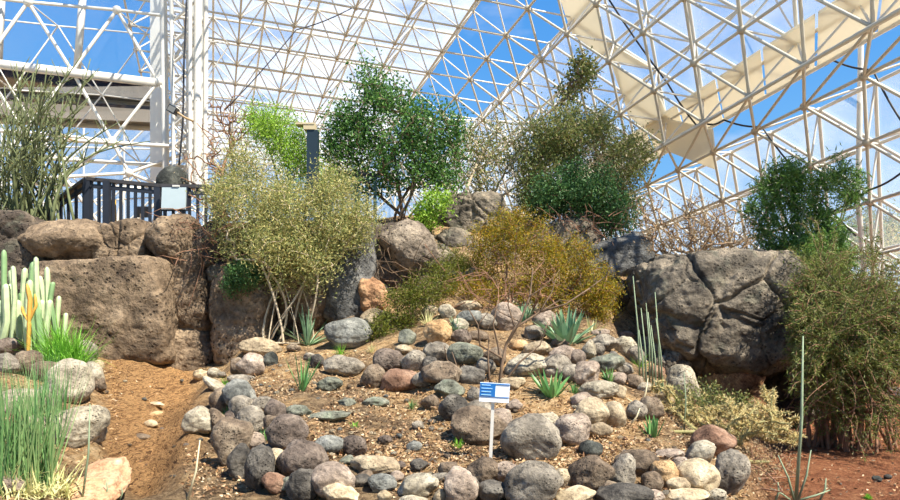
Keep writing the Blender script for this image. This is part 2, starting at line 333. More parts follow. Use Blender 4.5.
# ------------------------------------------------------------------ glasshouse
def glass(name,haze,tint=(.93,.95,.97)):
    m,nt,out=nodes(name);L=nt.links.new
    t=N(nt,'ShaderNodeBsdfTransparent');t.inputs[0].default_value=rgba(tint)
    d=N(nt,'ShaderNodeBsdfDiffuse');d.inputs[0].default_value=(.9,.89,.85,1);tl=N(nt,'ShaderNodeBsdfTranslucent');tl.inputs[0].default_value=(.92,.91,.88,1)
    gl=N(nt,'ShaderNodeBsdfGlossy');gl.inputs['Roughness'].default_value=.03
    a=N(nt,'ShaderNodeMixShader');a.inputs[0].default_value=.6;L(d.outputs[0],a.inputs[1]);L(tl.outputs[0],a.inputs[2])
    tc=N(nt,'ShaderNodeTexCoord');mp=N(nt,'ShaderNodeMapping');mp.inputs['Scale'].default_value=(.8,.8,.8);L(tc.outputs['Object'],mp.inputs[0])
    no=N(nt,'ShaderNodeTexNoise');no.inputs['Scale'].default_value=.8;no.inputs['Detail'].default_value=6;L(mp.outputs[0],no.inputs['Vector'])
    r=ramp(nt,[(.3,(haze*.5,)*3),(.7,(min(1,haze*1.6),)*3)]);L(no.outputs['Fac'],r.inputs[0])
    b=N(nt,'ShaderNodeMixShader');L(r.outputs[0],b.inputs[0]);L(t.outputs[0],b.inputs[1]);L(a.outputs[0],b.inputs[2])
    c=N(nt,'ShaderNodeMixShader');c.inputs[0].default_value=.04;L(b.outputs[0],c.inputs[1]);L(gl.outputs[0],c.inputs[2])
    L(c.outputs[0],out.inputs[0]);return m
M['white']=plain('white_paint',(216,210,196),.45,0,.06,3)
M['strut']=plain('strut_white_shaded',(196,188,168),.5,0,.08,2)  # white tubes tinted tan: shade on the inner layer put into the colour
M['node']=plain('node_hub',(176,164,142),.55,.2,.15,6)
M['rust']=plain('weathered_hub',(150,116,84),.7,0,.2,6)
M['cream_panel']=leafmat('cream_panel',[(236,228,208),(240,234,218)],.5,.6)
M['cable']=plain('black_cable',(32,32,36),.5)
def facet(name,A,B,O,outv,th,ar,br,kind,rin,rout,hub,glassm,skip=None):
    A,B,O,outv=[np.array(v,float) for v in(A,B,O,outv)]
    outv/=np.linalg.norm(outv)
    def pt(a,b):return O+a*A+b*B
    ins=set((a,b) for a in range(ar[0],ar[1]+1) for b in range(br[0],br[1]+1))
    if skip:ins={q for q in ins if not skip(*q)}
    inner=[];outer=[];web=[];cells=[]
    offc=(.5,.5) if kind=='sq' else (2/3,1/3)
    for(a,b)in ins:
        for da,db in([(1,0),(0,1)] if kind=='sq' else [(1,0),(0,1),(1,1)]):
            if(a+da,b+db)in ins:inner.append((pt(a,b),pt(a+da,b+db)))
        need=[(a,b),(a+1,b),(a+1,b+1)]+([(a,b+1)] if kind=='sq' else [])
        if all(q in ins for q in need):cells.append((a,b))
    cs=set(cells)
    def op(a,b):return pt(a+offc[0],b+offc[1])+outv*th
    for(a,b)in cells:
        need=[(a,b),(a+1,b),(a+1,b+1)]+([(a,b+1)] if kind=='sq' else [])
        for q in need:web.append((pt(*q),op(a,b)))
        for da,db in([(1,0),(0,1)] if kind=='sq' else [(1,0),(0,1),(1,1)]):
            if(a+da,b+db)in cs:outer.append((op(a,b),op(a+da,b+db)))
    root=link(name,None,[],None,pt(0,0));root.empty_display_size=.1;tag(root,kind='structure')
    def seg(nm,L,r,mat,k=6):
        g=Geo();V,Q=frusta([x[0] for x in L],[x[1] for x in L],r,r,k);g.add(V,None,Q);obj(nm,g,mat,root)
    seg('inner_chords',inner,rin,M['strut']);seg('web_struts',web,rout*.75,M['white'],5);seg('outer_chords',outer,rout*1.25,M['white'])
    # ball hubs
    D,F3=ICO[2];g=Geo()
    for q in sorted(ins):g.add(pt(*q)+D*hub,F3)
    obj('node_hubs',g,M['node'],root)
    g=Geo()
    for q in sorted(cs):g.add(op(*q)+D*hub*.7,F3)
    obj('outer_hubs',g,M['white'],root)
    g=Geo();up=outv*.06
    for(a,b)in cells:
        need=[(a,b),(a+1,b)] if kind=='sq' else [(a,b),(a+1,b)]
        if (a+1,b) in cs and (a,b+1) in cs and (a+1,b+1) in cs:
            g.add([op(a,b)+up,op(a+1,b)+up,op(a+1,b+1)+up,op(a,b+1)+up],None,[[0,1,2,3]])
    # weld the panes of one facet into a sheet
    me=g.mesh('glass_pane',False,pt(0,0));bm=bmesh.new();bm.from_mesh(me);bmesh.ops.remove_doubles(bm,verts=bm.verts,dist=.001);bm.to_mesh(me);bm.free()
    link('glass_pane',me,glassm,root)
    return root
ICO={}
for _s in(1,2,3,4,5,6,7):
    _b=bmesh.new();bmesh.ops.create_icosphere(_b,subdivisions=_s,radius=1);_b.verts.ensure_lookup_table()
    ICO[_s]=(np.array([v.co[:] for v in _b.verts]),np.array([[v.index for v in f.verts] for f in _b.faces]));_b.free()
OX=np.array([0,0,EYE])
def W3(v):return np.array([v[0],v[2],v[1]])     # fitted vectors are (x, up, depth)
A_ML,B_ML,P_ML=W3((1.42,-.05,.49)),W3((-.49,-.13,1.46)),W3((2.15,8.86,19.48))+OX
A_MR,B_MR,P_MR=W3((.95,-.96,-.65)),W3((-.48,-.14,1.40)),W3((2.10,8.68,19.06))+OX
A_R,B_R,P_R=W3((.44,.13,-1.43)),W3((.54,-1.07,.81)),W3((6.71,4.53,17.99))+OX
facet('ceiling',A_ML,B_ML,P_ML,(0,.09,1),1.05,(-7,0),(-2,13),'sq',.03,.032,.075,glass('ceiling_glass',.42))
facet('window_1',A_MR,B_MR,P_MR,W3((.77,.55,.32)),1.1,(0,4),(-6,12),'tri',.036,.034,.095,glass('slope_glass',.2))
facet('window_2',A_R,B_R,P_R,W3((.75,.59,.28)),1.1,(-9,5),(0,5),'tri',.036,.034,.095,glass('slope_glass_lower',.2))
# flat step between the two slopes: purlins and the cream soffit
g=Geo();gp=Geo()
e0=P_MR+4*A_MR
TOPS=[e0+(-1-k)*B_MR+B_MR*0 for k in range(-10,8)]
for k in range(-8,5):
    p0=P_R+k*A_R;p1=P_R+(k+1)*A_R;q0=p0-np.array([.85,1.68,-.25]);q1=p1-np.array([.85,1.68,-.25])
    V,Q=frusta([q0,p0,p0],[p0,p1,q1],.034,.034,6);g.add(V,None,Q)
    V,Q=frusta([q0],[q1],.04,.04,6);g.add(V,None,Q)
rt=link('trim_1',None,[],None,P_R);tag(rt,kind='structure');obj('step_struts',g,M['strut'],rt)
up=np.array([.3,.1,.85])
for k in range(-10,5):
    p0=P_R+k*A_R+up;p1=P_R+(k+1)*A_R+up;s=np.array([.85,1.68,-.25])
    q0=p0-s*.9+np.array([0,0,.25]);q1=p1-s*.9+np.array([0,0,.25])
    t=np.array([0,0,.06]);a=(p1-p0)*.025
    gp.add([p0+a,p1-a,q1-a,q0+a,p0+a+t,p1-a+t,q1-a+t,q0+a+t],None,[[0,1,2,3],[7,6,5,4],[0,4,5,1],[3,2,6,7],[0,3,7,4],[1,5,6,2]])
obj('soffit_panels',gp,M['cream_panel'],rt,smooth=False)
V,Q=frusta([P_R+k*A_R+up for k in range(-10,5)],[P_R+(k+1)*A_R+up for k in range(-10,5)],.05,.05,6);obj('soffit_rail',Geo().add(V,None,Q),M['white'],rt)
# opaque roof panels on the upper slope
def on_plane(px,py,O,n):
    d=np.array([(px-HX)/F,1,(HY-py)/F]);c=np.array([0,0,EYE]);t=np.dot(O-c,n)/np.dot(d,n);return c+d*t
nMR=np.cross(A_MR,B_MR);nMR/=np.linalg.norm(nMR)
oMR=W3((.77,.55,.32));oMR/=np.linalg.norm(oMR)
rt=link('trim_2',None,[],None,P_MR);tag(rt,kind='structure')
for poly in([(553,-20),(592,-20),(604,40),(655,70),(609,62),(572,34)],[(611,64),(655,88),(669,120),(712,130),(716,170),(664,150),(629,116)]):
    pts=[on_plane(x,y,P_MR+oMR*1.0,nMR) for x,y in poly];k=len(pts)
    me=bpy.data.meshes.new('roof_panel');bm=bmesh.new();vs_=[bm.verts.new(p-P_MR) for p in pts];f=bm.faces.new(vs_)
    r=bmesh.ops.extrude_face_region(bm,geom=[f]);bmesh.ops.translate(bm,verts=[v for v in r['geom'] if isinstance(v,bmesh.types.BMVert)],vec=oMR*.05)
    bmesh.ops.recalc_face_normals(bm,faces=bm.faces);bm.to_mesh(me);bm.free();link('roof_panel',me,M['cream_panel'],rt)
# end wall of the nave, far behind the trees
zt=float((P_ML+13*B_ML)[2])
# ------------------------------------------------------------------ left window wall
def wall_left():
    root=link('wall_left',None,[],None,P(80,200,16));tag(root,kind='structure')
    Yl=lambda px:15+px/155*1.4
    def w(px,py,d=0):return P(px,py,Yl(px)+d)
    nodes_=[(-62,-8),(28,2),(117,10),(200,20),(-18,66),(72,71),(158,82),(-60,128),(24,132),(112,141),(197,149),(-20,180),(64,177),(129,173),(172,190),(28,240),(112,240),(-60,240),(-105,66),(-105,180),(196,240)]
    E_=[(0,1),(1,2),(2,3),(4,5),(5,6),(7,8),(8,9),(0,4),(1,4),(1,5),(2,5),(2,6),(3,6),(4,8),(5,8),(5,9),(6,9),(6,10),(4,7),(8,11),(8,12),(9,12),(9,13),(10,13),(10,14),(7,11),(11,12),(12,13),(13,14),(12,15),(12,16),(13,16),(11,15),(11,17),(14,16),(18,0),(18,7),(19,7),(14,20)]
    g=Geo();p=[w(*q) for q in nodes_]
    V,Q=frusta([p[a] for a,b in E_],[p[b] for a,b in E_],.038,.038,8);g.add(V,None,Q);obj('lattice_struts',g,M['white'],root)
    g=Geo()
    for q in p:g.add(q+ICO[2][0]*.1,ICO[2][1])
    obj('node_hubs',g,M['white'],root)
    # outer layer, a step behind
    g=Geo();pp=[w(a+30,b+24,1.3) for a,b in nodes_]
    V,Q=frusta([pp[a] for a,b in E_],[pp[b] for a,b in E_],.018,.018,6);g.add(V,None,Q)
    V,Q=frusta(pp,p,.016,.016,6);g.add(V,None,Q);obj('outer_struts',g,M['white'],root)
    # heavy white transoms
    g=Geo();beam(g,w(-70,56),w(158,83),.1,.17);beam(g,w(-70,-8,.3),w(22,-2,.3),.06,.06);obj('transom',g,M['white'],root)
    g=Geo()
    for a,b in(((84,-20),(77,72)),((2,-20),(-2,66))):
        beam(g,w(*a,.5),w(*b,.5),.12,.12)
    obj('mullions',g,M['white'],root)
    g=Geo();V,Q=frusta([w(30,138,-.2),w(40,158,.1),w(20,182,.1)],[w(186,147,-.2),w(190,167,.1),w(190,192,.1)],.045,.045,8);g.add(V,None,Q);obj('handrails',g,M['white'],root)
    # dark glossy canopy shelves seen from below
    sh=plain('canopy_brown_reflections',(74,58,46),.08,.2,.8,1.6)  # strong colour noise paints reflections into the dark brown underside
    ed=plain('canopy_edge',(196,180,146),.6,0,.1,2)
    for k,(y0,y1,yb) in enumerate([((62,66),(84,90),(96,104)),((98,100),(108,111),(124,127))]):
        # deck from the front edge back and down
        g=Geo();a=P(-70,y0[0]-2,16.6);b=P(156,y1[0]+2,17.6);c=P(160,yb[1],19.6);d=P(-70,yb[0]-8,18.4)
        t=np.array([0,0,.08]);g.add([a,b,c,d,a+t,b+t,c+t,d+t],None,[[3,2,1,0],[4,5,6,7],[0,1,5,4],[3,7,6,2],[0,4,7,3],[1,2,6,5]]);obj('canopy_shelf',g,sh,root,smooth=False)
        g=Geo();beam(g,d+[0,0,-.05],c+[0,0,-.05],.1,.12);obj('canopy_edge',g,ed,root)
    g=Geo();e=[P(-60,-30,17.6),P(205,-30,18.6),P(205,250,18.6),P(-60,250,17.6)]
    g.add(e,None,[[0,3,2,1]]);obj('glass_pane',g,glass('left_glass',.05),root,smooth=False)
    # opaque pale panels beside the column and the column truss itself
    g=Geo()
    for x0,x1,t0,t1,Y,th in((150,166,-20,186,17.2,.06),(186,206,-20,190,17.0,.05)):
        a=P(x0,t0,Y);b=P(x1,t0,Y);c=P(x1,t1,Y);d=P(x0,t1,Y);off=np.array([0,th,0]);g.add([a,b,c,d,a+off,b+off,c+off,d+off],None,[[0,1,2,3],[7,6,5,4],[0,4,5,1],[3,2,6,7],[0,3,7,4],[1,5,6,2]])
    obj('wall_panel',g,plain('white_panel',(232,228,216),.55,0,.05,1),root,smooth=False)
    g=Geo();ch=[(163,-20,166,190,.09,16.5),(171,-20,174,190,.05,16.3),(190,-20,190,190,.05,16.1),(198,-20,197,190,.09,16.2),(206,-20,205,190,.06,16.4)]
    for x0,y0,x1,y1,r,Y in ch:
        V,Q=frusta([P(x0,y0,Y)],[P(x1,y1,Y)],r,r,8);g.add(V,None,Q)
    z=[]
    for k in range(-1,10):
        y=k*21;z+=[(P(173,y,16.3),P(197,y+21,16.2)),(P(197,y,16.2),P(173,y+21,16.3)),(P(173,y,16.3),P(189,y+10,17)),(P(189,y+10,17),P(173,y+21,16.3))]
    V,Q=frusta([a for a,b in z],[b for a,b in z],.028,.028,6);g.add(V,None,Q);obj('column_truss',g,M['white'],root)
wall_left()
# white lattice of the end bay behind the shrubs
def wall_back():
    root=link('wall_back',None,[],None,P(420,230,34));tag(root,kind='structure')
    O=P(-40,262,36);Ax=np.array([2.,.2,0]);Az=np.array([0,0,2.]);E0=[];E1=[]
    for i in range(18):
        for j in range(5):
            a=O+i*Ax+j*Az
            if i<17:E0.append(a);E1.append(a+Ax)
            if j<4:
                E0.append(a);E1.append(a+Az)
                if i<17:E0.append(a);E1.append(a+Ax+Az)
    V,Q=frusta(E0,E1,.05,.05,6);obj('lattice_struts',Geo().add(V,None,Q),M['white'],root)
    g=Geo();off=np.array([0,.3,0]);g.add([O+off,O+17*Ax+off,O+17*Ax+4*Az+off,O+4*Az+off],None,[[0,1,2,3]]);obj('glass_pane',g,glass('end_glass',.3),root,smooth=False)
wall_back()
# low plinth and rails along the foot of the right-hand slope
g=Geo();b0=P_R+4.2*B_R;f0=b0+A_R*4.;f1=b0-A_R*6
beam(g,[f0[0],f0[1],.1],[f1[0],f1[1],.1],.35,.3);tag(obj('trim_3',g,plain('plinth',(206,198,184),.8,0,.08)),kind='structure')
g=Geo();V,Q=frusta([P(862,-10,15.2),P(858,200,15.6)],[P(858,200,15.6),P(876,402,16.6)],.06,.06,8);g.add(V,None,Q)
tag(obj('trim_4',g,M['white']),kind='structure')
# black cables slung along the frame
def cable(pts,label,r=.022):
    Q=[]
    for a,b in zip(pts[:-1],pts[1:]):
        pa,pb=P(*a),P(*b)
        for t in np.linspace(0,1,7)[:-1]:
            q=pa*(1-t)+pb*t;q[2]-=.05*math.sin(math.pi*t);Q.append(q)
    Q.append(P(*pts[-1]));g=Geo();tube(g,Q,r,6);tag(obj('cable',g,M['cable']),label,'cable','black cables on the roof frame')
cable([(604,-8,17),(668,84,17.4),(697,126,17.6)],'black cable slanting down the upper roof slope to the frame corner')
cable([(772,-8,15.3),(799,38,15.5),(814,60,15.6)],'short black cable slanting down from the top edge right of the cream band')
cable([(818,66,15.4),(832,60,15.2),(873,70,14.6),(902,122,14.)],'black cable running right below the cream band then dropping to the right edge')
cable([(707,124,17.),(724,120,16.9),(762,127,16.4),(800,175,16.2),(856,236,16.)],'long black cable dropping past the tall green willowy shrub')
cable([(815,219,16.),(869,190,14.6),(905,170,14.)],'black cable rising to the right edge at mid height')
cable([(187,-8,15.9),(184,60,15.9),(183,120,15.9),(179,165,15.9)],'black cable hanging down the white column truss',.02)
cable([(225,110,15.8),(296,30,16.6),(352,8,17.)],'thin dark cable crossing the flat roof above the feathery shrub',.014)
def floodlight(px,py,Y,ang,label):
    c=P(px,py,Y);r=empty('floodlight',c,label,'floodlight')
    R=np.array([[math.cos(ang),0,math.sin(ang)],[0,1,0],[-math.sin(ang),0,math.cos(ang)]])
    g=Geo();box(g,c,(.2,.16,.16),R=R);hs=obj('housing',g,plain('black_metal',(26,25,24),.4),r,smooth=False)
    g=Geo();box(g,c+[0,-.085,0],(.16,.012,.12),R=R);obj('lens',g,plain('lamp_lens',(120,118,110),.15),hs,smooth=False)
    g=Geo();tube(g,[c+[.06,.02,-.03],c+[.2,.12,-.12],c+[.34,.3,-.16]],.025,6);obj('bracket',g,plain('bracket_tan',(176,150,112),.6),r)
floodlight(173,110,15.6,.5,'small black floodlight clamped to the white column truss')
floodlight(55,131,15.1,-.2,'small black floodlight on the lattice behind the spindly green stems')
# ------------------------------------------------------------------ stones
def rock_shape(seed,sub=3,planes=14,sharp=12,rough=.03,lo=.78):
    """rounded boulder: a ball worn down by many soft facets, plus dents"""
    rng=np.random.default_rng(seed);D,Fc=ICO[sub]
    n=rng.normal(size=(planes,3));n/=np.linalg.norm(n,axis=1,keepdims=True);d=rng.uniform(lo,1.,planes)
    s=np.clip(D@n.T,0,None)/d;r=(1+(s**sharp).sum(1))**(-1/sharp)
    for f,a in((2.3,1.),(4.7,.6),(9.5,.35),(19,.18)):
        for _ in range(3):
            k=rng.normal(size=3);k*=f/np.linalg.norm(k);r=r+rough*a*np.sin(D@k+rng.uniform(0,6.3))
    V=D*r[:,None];V-=(V.max(0)+V.min(0))/2;V/=(V.max(0)-V.min(0))/2
    return V,Fc
def stone(seed,px,py,w,h,mat,label,ang=0,name='stone',group=None,cat='stone',dep=.85,Y=None,sub=3,sharp=12,planes=14,lo=.78,rough=.03,lift=0):
    Yg=hit(px,min(py+h*.42,515)) if Y is None else Y
    hw=w*.5/F*Yg;hh=h*.5/F*Yg;hd=max(hw,hh)*dep if w<3*h else hw*.7
    hd=min(hd,.5*(hw+hh)*1.1) if Y is None else hd
    V,Fc=rock_shape(seed,sub,planes,sharp,rough,lo);V=V*[hw,hd,hh]
    if w>14:
        of=seed*3.7;f=np.array([mnoise.fractal(Vector(v*9)+Vector((of,0,0)),.9,2.2,5) for v in V]);V=V*(1+.045*f/ max(.12,hw)*.2)[:,None]
    a=math.radians(-ang);c,s=math.cos(a),math.sin(a);V=V@np.array([[c,0,s],[0,1,0],[-s,0,c]]).T
    ctr=P(px,py,Yg+hd*.45);sc=(Yg+hd*.45)/Yg
    g=Geo().add(V*sc,Fc);o=link(name,g.mesh(name),M[mat],None,ctr)
    return tag(o,label,cat,group)
# (px, py, width, height, colour, tilt, label)
G1='round stones edging the lower bed';G2='stones of the upper terrace';G3='stones beside the gully'
ST=[
(261,347,38,17,'tan',-5,'low domed tan stone at the cliff foot behind the pinkish block',G2),
(251,365,25,22,'pink',5,'blocky pinkish grey stone with a whitish top below the domed tan stone',G2),
(238,368,15,20,'brown',25,'narrow brown stone leaning against the left side of the pinkish block',G2),
(270,360,14,14,'black',10,'small angular blackish green stone right of the pinkish block',G2),
(201,375,14,10,'cream',0,'small cream stone at the head of the gully against the dark cliff',G3),
(214,373,12,10,'pale',0,'small round pale stone beside the cream one at the cliff foot',G3),
(216,386,28,8,'pale',-35,'thin pale slab leaning on the edge of the gully',G3),
(241,379,24,8,'grey',-3,'flat grey slab below the pinkish block',G3),
(240,394,34,26,'bgrey',-25,'large smooth blue grey stone at the top of the gully wall',G3),
(222,402,20,26,'brown',10,'reddish brown stone on the gully bank under the leaning thin slab',G3),
(294,348,13,8,'brown',0,'small brown stone just left of the dark strappy agave',G2),
(349,334,42,29,'bgrey',0,'big smooth rounded grey boulder below the grey cliff',G2),
(344,367,36,21,'grey',-4,'broad grey stone below the bright grass tuft',G2),
(330,384,24,13,'green',0,'flat lichen green stone with tiny weeds on it left of centre',G2),
(317,361,13,13,'dgrey',0,'small dark grey stone beside the strap leaved plant',G2),
(389,361,28,22,'purple',-8,'dark pitted brown stone at the left end of the second stone row',G2),
(372,377,24,21,'brown',20,'oval brown grey stone left of the reddish one in the second row',G2),
(402,381,38,22,'red',0,'wide smooth reddish brown stone in front of the second row',G2),
(414,361,24,20,'grey',5,'grey brown block between the pitted stone and the pale grey one in the second row',G2),
(407,338,16,16,'green',0,'greenish grey stone under the mossy low shrub',G2),
(438,353,27,20,'grey',-5,'pale grey rounded stone right of the block in the second row',G2),
(464,354,34,22,'green',5,'lichen covered grey stone left of the bare sapling',G2),
(442,374,38,23,'brown',-5,'brown grey stone directly under the pale grey rounded one',G2),
(471,376,25,18,'dgrey',0,'dark stone in shade left of the sapling foot',G2),
(449,389,28,17,'green',-8,'pale green grey slab above the dark round stone',G2),
(438,333,25,24,'orange',10,'upright orange tan stone above the second row',G2),
(461,337,19,14,'purple',0,'small purplish stone right of the orange tan one',G2),
(526,366,40,23,'pale',15,'large pale grey sloping stone right of the sapling',G2),
(537,349,26,14,'tan',8,'long tan stone above the large pale sloping stone',G2),
(494,357,22,18,'brown',0,'brown stone tucked behind the sapling stem',G2),
(454,409,27,26,'dgrey',5,'dark round pitted stone left of the sign above the big brown grey boulder',G1),
(474,396,13,16,'grey',0,'small upright grey stone peeking out left of the sign panel',G1),
(479,408,22,14,'grey',0,'grey stone behind the top of the big brown grey boulder',G1),
(479,426,50,35,'brown',-4,'big brown grey boulder standing behind the sign stake on its left',G1),
(501,424,24,28,'pink',0,'pinkish stone just right of the sign stake',G1),
(514,406,15,12,'pink',15,'small pinkish stone right of the sign panel',G1),
(530,438,52,44,'grey',-8,'largest smooth pale grey boulder right of the sign stake',G1),
(547,428,22,30,'pale',-15,'pale stone pressed against the right side of the largest grey boulder',G1),
(572,431,36,31,'pink',22,'pinkish grey oval stone right of the two joined boulders',G1),
(590,416,36,32,'tan',25,'flat triangular tan slab tilted on the sand',G1),
(615,416,20,27,'tan',10,'upright tan stone right of the triangular slab',G1),
(591,449,22,16,'black',12,'small dark greenish round stone on top of the large brown boulder',G1),
(636,411,19,20,'grey',10,'grey stone beside the dry white twigs',G1),
(651,409,21,24,'brown',10,'brownish stone behind the small green aloe on the right',G1),
(553,367,34,22,'grey',10,'large grey stone behind the aloe in the middle of the mound',G2),
(563,355,26,17,'pink',8,'pinkish stone below the big striped agave',G2),
(576,358,18,16,'purple',15,'dark rounded stone end right below the big striped agave',G2),
(586,374,28,24,'pink',20,'pinkish brown stone left of the small spiky aloe',G2),
(605,364,36,16,'green',12,'long greenish grey slab above the small spiky aloe',G2),
(589,350,13,18,'pale',0,'pale upright stone right of the striped agave',G2),
(598,350,12,13,'grey',0,'little grey round stone between the pale upright one and the dark one',G2),
(603,343,28,16,'grey',8,'long smooth grey stone under the yellow aloe leaves',G2),
(625,347,21,20,'pale',5,'angular pale block left of the tall grey stalks',G2),
(613,359,13,14,'dgrey',15,'small dark stone below the angular pale block',G2),
(625,370,15,14,'grey',0,'small grey stone left of the foot of the tall stalks',G2),
(598,390,36,17,'pale',8,'long pale stone with a flat top right of the middle aloe',G2),
(620,392,12,13,'tan',0,'small tan stone at the right end of the long pale stone',G2),
(662,363,13,13,'grey',0,'small grey stone behind the tall stalks on the right',G2),
(657,372,15,12,'red',0,'small reddish stone right of the foot of the tall stalks',G2),
(543,350,15,12,'brown',0,'small brown stone left of the big striped agave',G2),
(600,333,17,8,'pink',5,'thin pinkish stone on top of the long smooth grey stone',G2),
(626,336,14,9,'red',0,'small reddish stone in shade above the angular pale block',G2),
(200,422,28,27,'pale',-15,'lone mottled stone with a pale top standing in the gully',G3),
(251,420,28,26,'grey',5,'round grey stone at the top left of the lower stone pile',G1),
(232,442,36,44,'brown',-20,'largest brown boulder at the left foot of the stone pile',G1),
(240,462,20,36,'dgrey',-5,'dark tall stone standing below the largest brown boulder',G1),
(253,442,23,18,'pink',-8,'smooth pinkish egg shaped stone in the middle of the left pile',G1),
(288,432,36,33,'purple',0,'dark pitted purple grey round stone above the biggest pitted boulder',G1),
(275,412,19,24,'purple',10,'pitted purple stone behind the tan green slab on the left pile',G1),
(297,411,25,12,'green',8,'tan green slab on top of the left pile',G1),
(253,404,27,9,'pink',5,'thin pinkish slab on top of the round grey stone',G1),
(219,424,14,32,'brown',25,'narrow brown stone leaning on the gully side of the pile',G3),
(327,416,44,10,'green',8,'long low lichen covered slab lying in the soil bed',G1),
(347,403,17,8,'green',5,'small greenish slab in the soil left of the flat one',G1),
(376,402,24,9,'green',0,'flat greenish grey slab lying on the soil below the reddish stone',G1),
(329,446,28,18,'bgrey',0,'blue grey oval stone right of the biggest pitted boulder',G1),
(354,446,24,20,'purple',-15,'rough brownish stone with a dry twig leaning on its left side',G1),
(385,440,13,9,'purple',0,'small purplish stone in the leaf litter',G1),
(414,447,15,10,'bgrey',10,'small pale bluish stone in the leaf litter',G1),
(418,426,11,10,'grey',0,'small grey stone in the middle of the litter slope',G1),
(302,460,44,37,'purple',0,'biggest purple brown pitted boulder of the left pile',G1),
(259,470,27,43,'dgrey',-5,'tall upright dark grey stone at the bottom left of the pile',G1),
(277,460,18,21,'tan',10,'tan egg shaped stone between the tall grey stone and the pitted boulder',G1),
(273,449,15,11,'bgrey',0,'small bluish stone above the tan egg shaped one',G1),
(315,466,17,14,'grey',-20,'small pale grey stone against the right foot of the pitted boulder',G1),
(275,484,25,19,'red',-25,'rough reddish stone at the foot of the tall grey stone',G1),
(303,486,30,32,'dgrey',-25,'speckled dark grey oval stone at the bottom below the pitted boulder',G1),
(288,485,16,14,'green',0,'small green grey stone left of the speckled oval one',G1),
(333,481,40,34,'pink',-10,'large pale pinkish angular stone at the bottom',G1),
(342,495,36,20,'cream',-10,'broken cream rock with sharp edges at the bottom edge',G1),
(347,461,16,10,'green',15,'angular grey green chip left of the flat tan stone',G1),
(375,466,45,20,'tan',0,'flat smooth tan stone shaped like a loaf at the bottom of the bed',G1),
(361,482,19,13,'dgrey',0,'small dark grey stone under the left end of the loaf shaped stone',G1),
(382,484,26,17,'bgrey',-5,'grey angular stone under the right end of the loaf shaped stone',G1),
(418,487,38,23,'pale',12,'cream grey block with a bright top at the bottom centre',G1),
(461,488,32,36,'pink',-10,'tall pinkish pale stone at the bottom left of the sign stake',G1),
(400,466,11,9,'purple',0,'small dark chip right of the loaf shaped stone',G1),
(419,465,16,11,'dgrey',0,'small grey rough stone above the cream grey block',G1),
(438,478,24,8,'grey',12,'thin grey slab left of the tall pinkish pale stone',G1),
(397,476,13,10,'pink',0,'small pinkish stone between the angular grey one and the cream block',G1),
(385,497,13,13,'cream',20,'small bright cream block at the bottom edge',G1),
(413,500,26,8,'pale',0,'pale flat stone cut by the bottom edge under the cream grey block',G1),
(441,497,14,16,'tan',0,'small tan stone left of the tall pinkish pale stone at the bottom edge',G1),
(483,472,32,25,'brown',5,'brown grey stone at the foot of the sign stake',G1),
(507,473,25,20,'pink',-10,'pinkish grey stone just right of the foot of the sign stake',G1),
(493,492,27,21,'dgrey',0,'dark pitted stone at the bottom edge below the sign stake',G1),
(533,485,53,42,'grey',5,'very large pitted grey boulder at the bottom below the sign',G1),
(592,474,44,36,'brown',12,'large brown boulder with a small dark stone on its top',G1),
(575,497,36,17,'cream',12,'low cream stone at the bottom right of the very large pitted boulder',G1),
(635,463,42,26,'brown',12,'long brown rough stone below the green aloe on the right',G1),
(622,474,26,38,'grey',-25,'grey stone slanting behind the right side of the large brown boulder',G1),
(665,474,25,25,'orange',-5,'yellowish tan round stone at the lower right',G1),
(701,453,30,21,'pale',30,'pale oval pitted stone in front of the dark reddish one',G1),
(697,477,38,32,'cream',15,'big pale tan angular stone at the lower right',G1),
(681,465,15,15,'pink',0,'small pinkish stone above the big pale tan one',G1),
(729,474,32,44,'grey',-28,'tall grey oval stone at the right end of the stone row',G1),
(714,442,40,30,'red',10,'dark reddish brown round stone below the golden cactus',G1),
(669,454,28,9,'pink',5,'low pinkish slab above the yellowish round stone',G1),
(683,497,48,15,'cream',8,'flat cream slab at the bottom edge on the right',G1),
(716,496,20,15,'pale',0,'small pale stone at the bottom edge under the tall grey oval one',G1),
(623,496,52,24,'dgrey',0,'wide dark grey stone at the bottom edge right of the large brown boulder',G1),
(650,497,24,12,'pink',5,'small pink stone at the bottom edge left of the flat cream slab',G1),
(712,480,12,8,'tan',15,'little tan chip between the big pale tan stone and the tall oval one',G1),
(75,429,64,38,'pale',14,'big smooth pale flat boulder on the left bank of the gully',G3),
(70,382,38,42,'pale',10,'pale heavily pitted boulder above the big flat one on the left bank',G3),
(92,375,20,24,'pale',10,'pale stone right of the heavily pitted boulder',G3),
(86,354,21,24,'grey',15,'grey stone with a mossy face beside the bright grass',G3),
(62,355,26,18,'brown',0,'brown pitted stone under the bright grass',G3),
(28,364,24,26,'brown',-10,'brown oval stone behind the rushes',G3),
(9,347,26,18,'purple',0,'purplish flat stone at the left edge below the pale cactus',G3),
(8,364,26,20,'grey',0,'grey stone at the left edge under the purplish one',G3),
(99,366,9,11,'cream',0,'little cream stone at the tip of the left bank',G3),
(18,402,46,24,'pink',0,'pinkish boulder seen through the rushes',G3),
(10,484,26,22,'pink',0,'pinkish grey stone at the bottom left corner',G3),
(156,404,14,5,'cream',0,'upper thin cream tile lying in the gully',G3),
(155,414,16,5,'orange',8,'orange thin tile lying in the gully below the cream one',G3),
(151,424,12,7,'cream',-20,'lowest thin cream tile lying in the gully',G3),
(141,437,16,6,'brown',-5,'flat brown stone half buried in the gully',G3),
(505,318,26,28,'pink',-20,'leaning pale stone with a dark face below the yellow green shrub',G2),
(508,303,20,14,'tan',0,'rounded pale stone capping the leaning pale stone',G2),
(470,318,24,15,'bgrey',10,'smooth bluish stone above the purplish one on the upper terrace',G2),
(447,312,16,14,'pale',0,'whitish stone on the upper terrace under the yellow green shrub',G2),
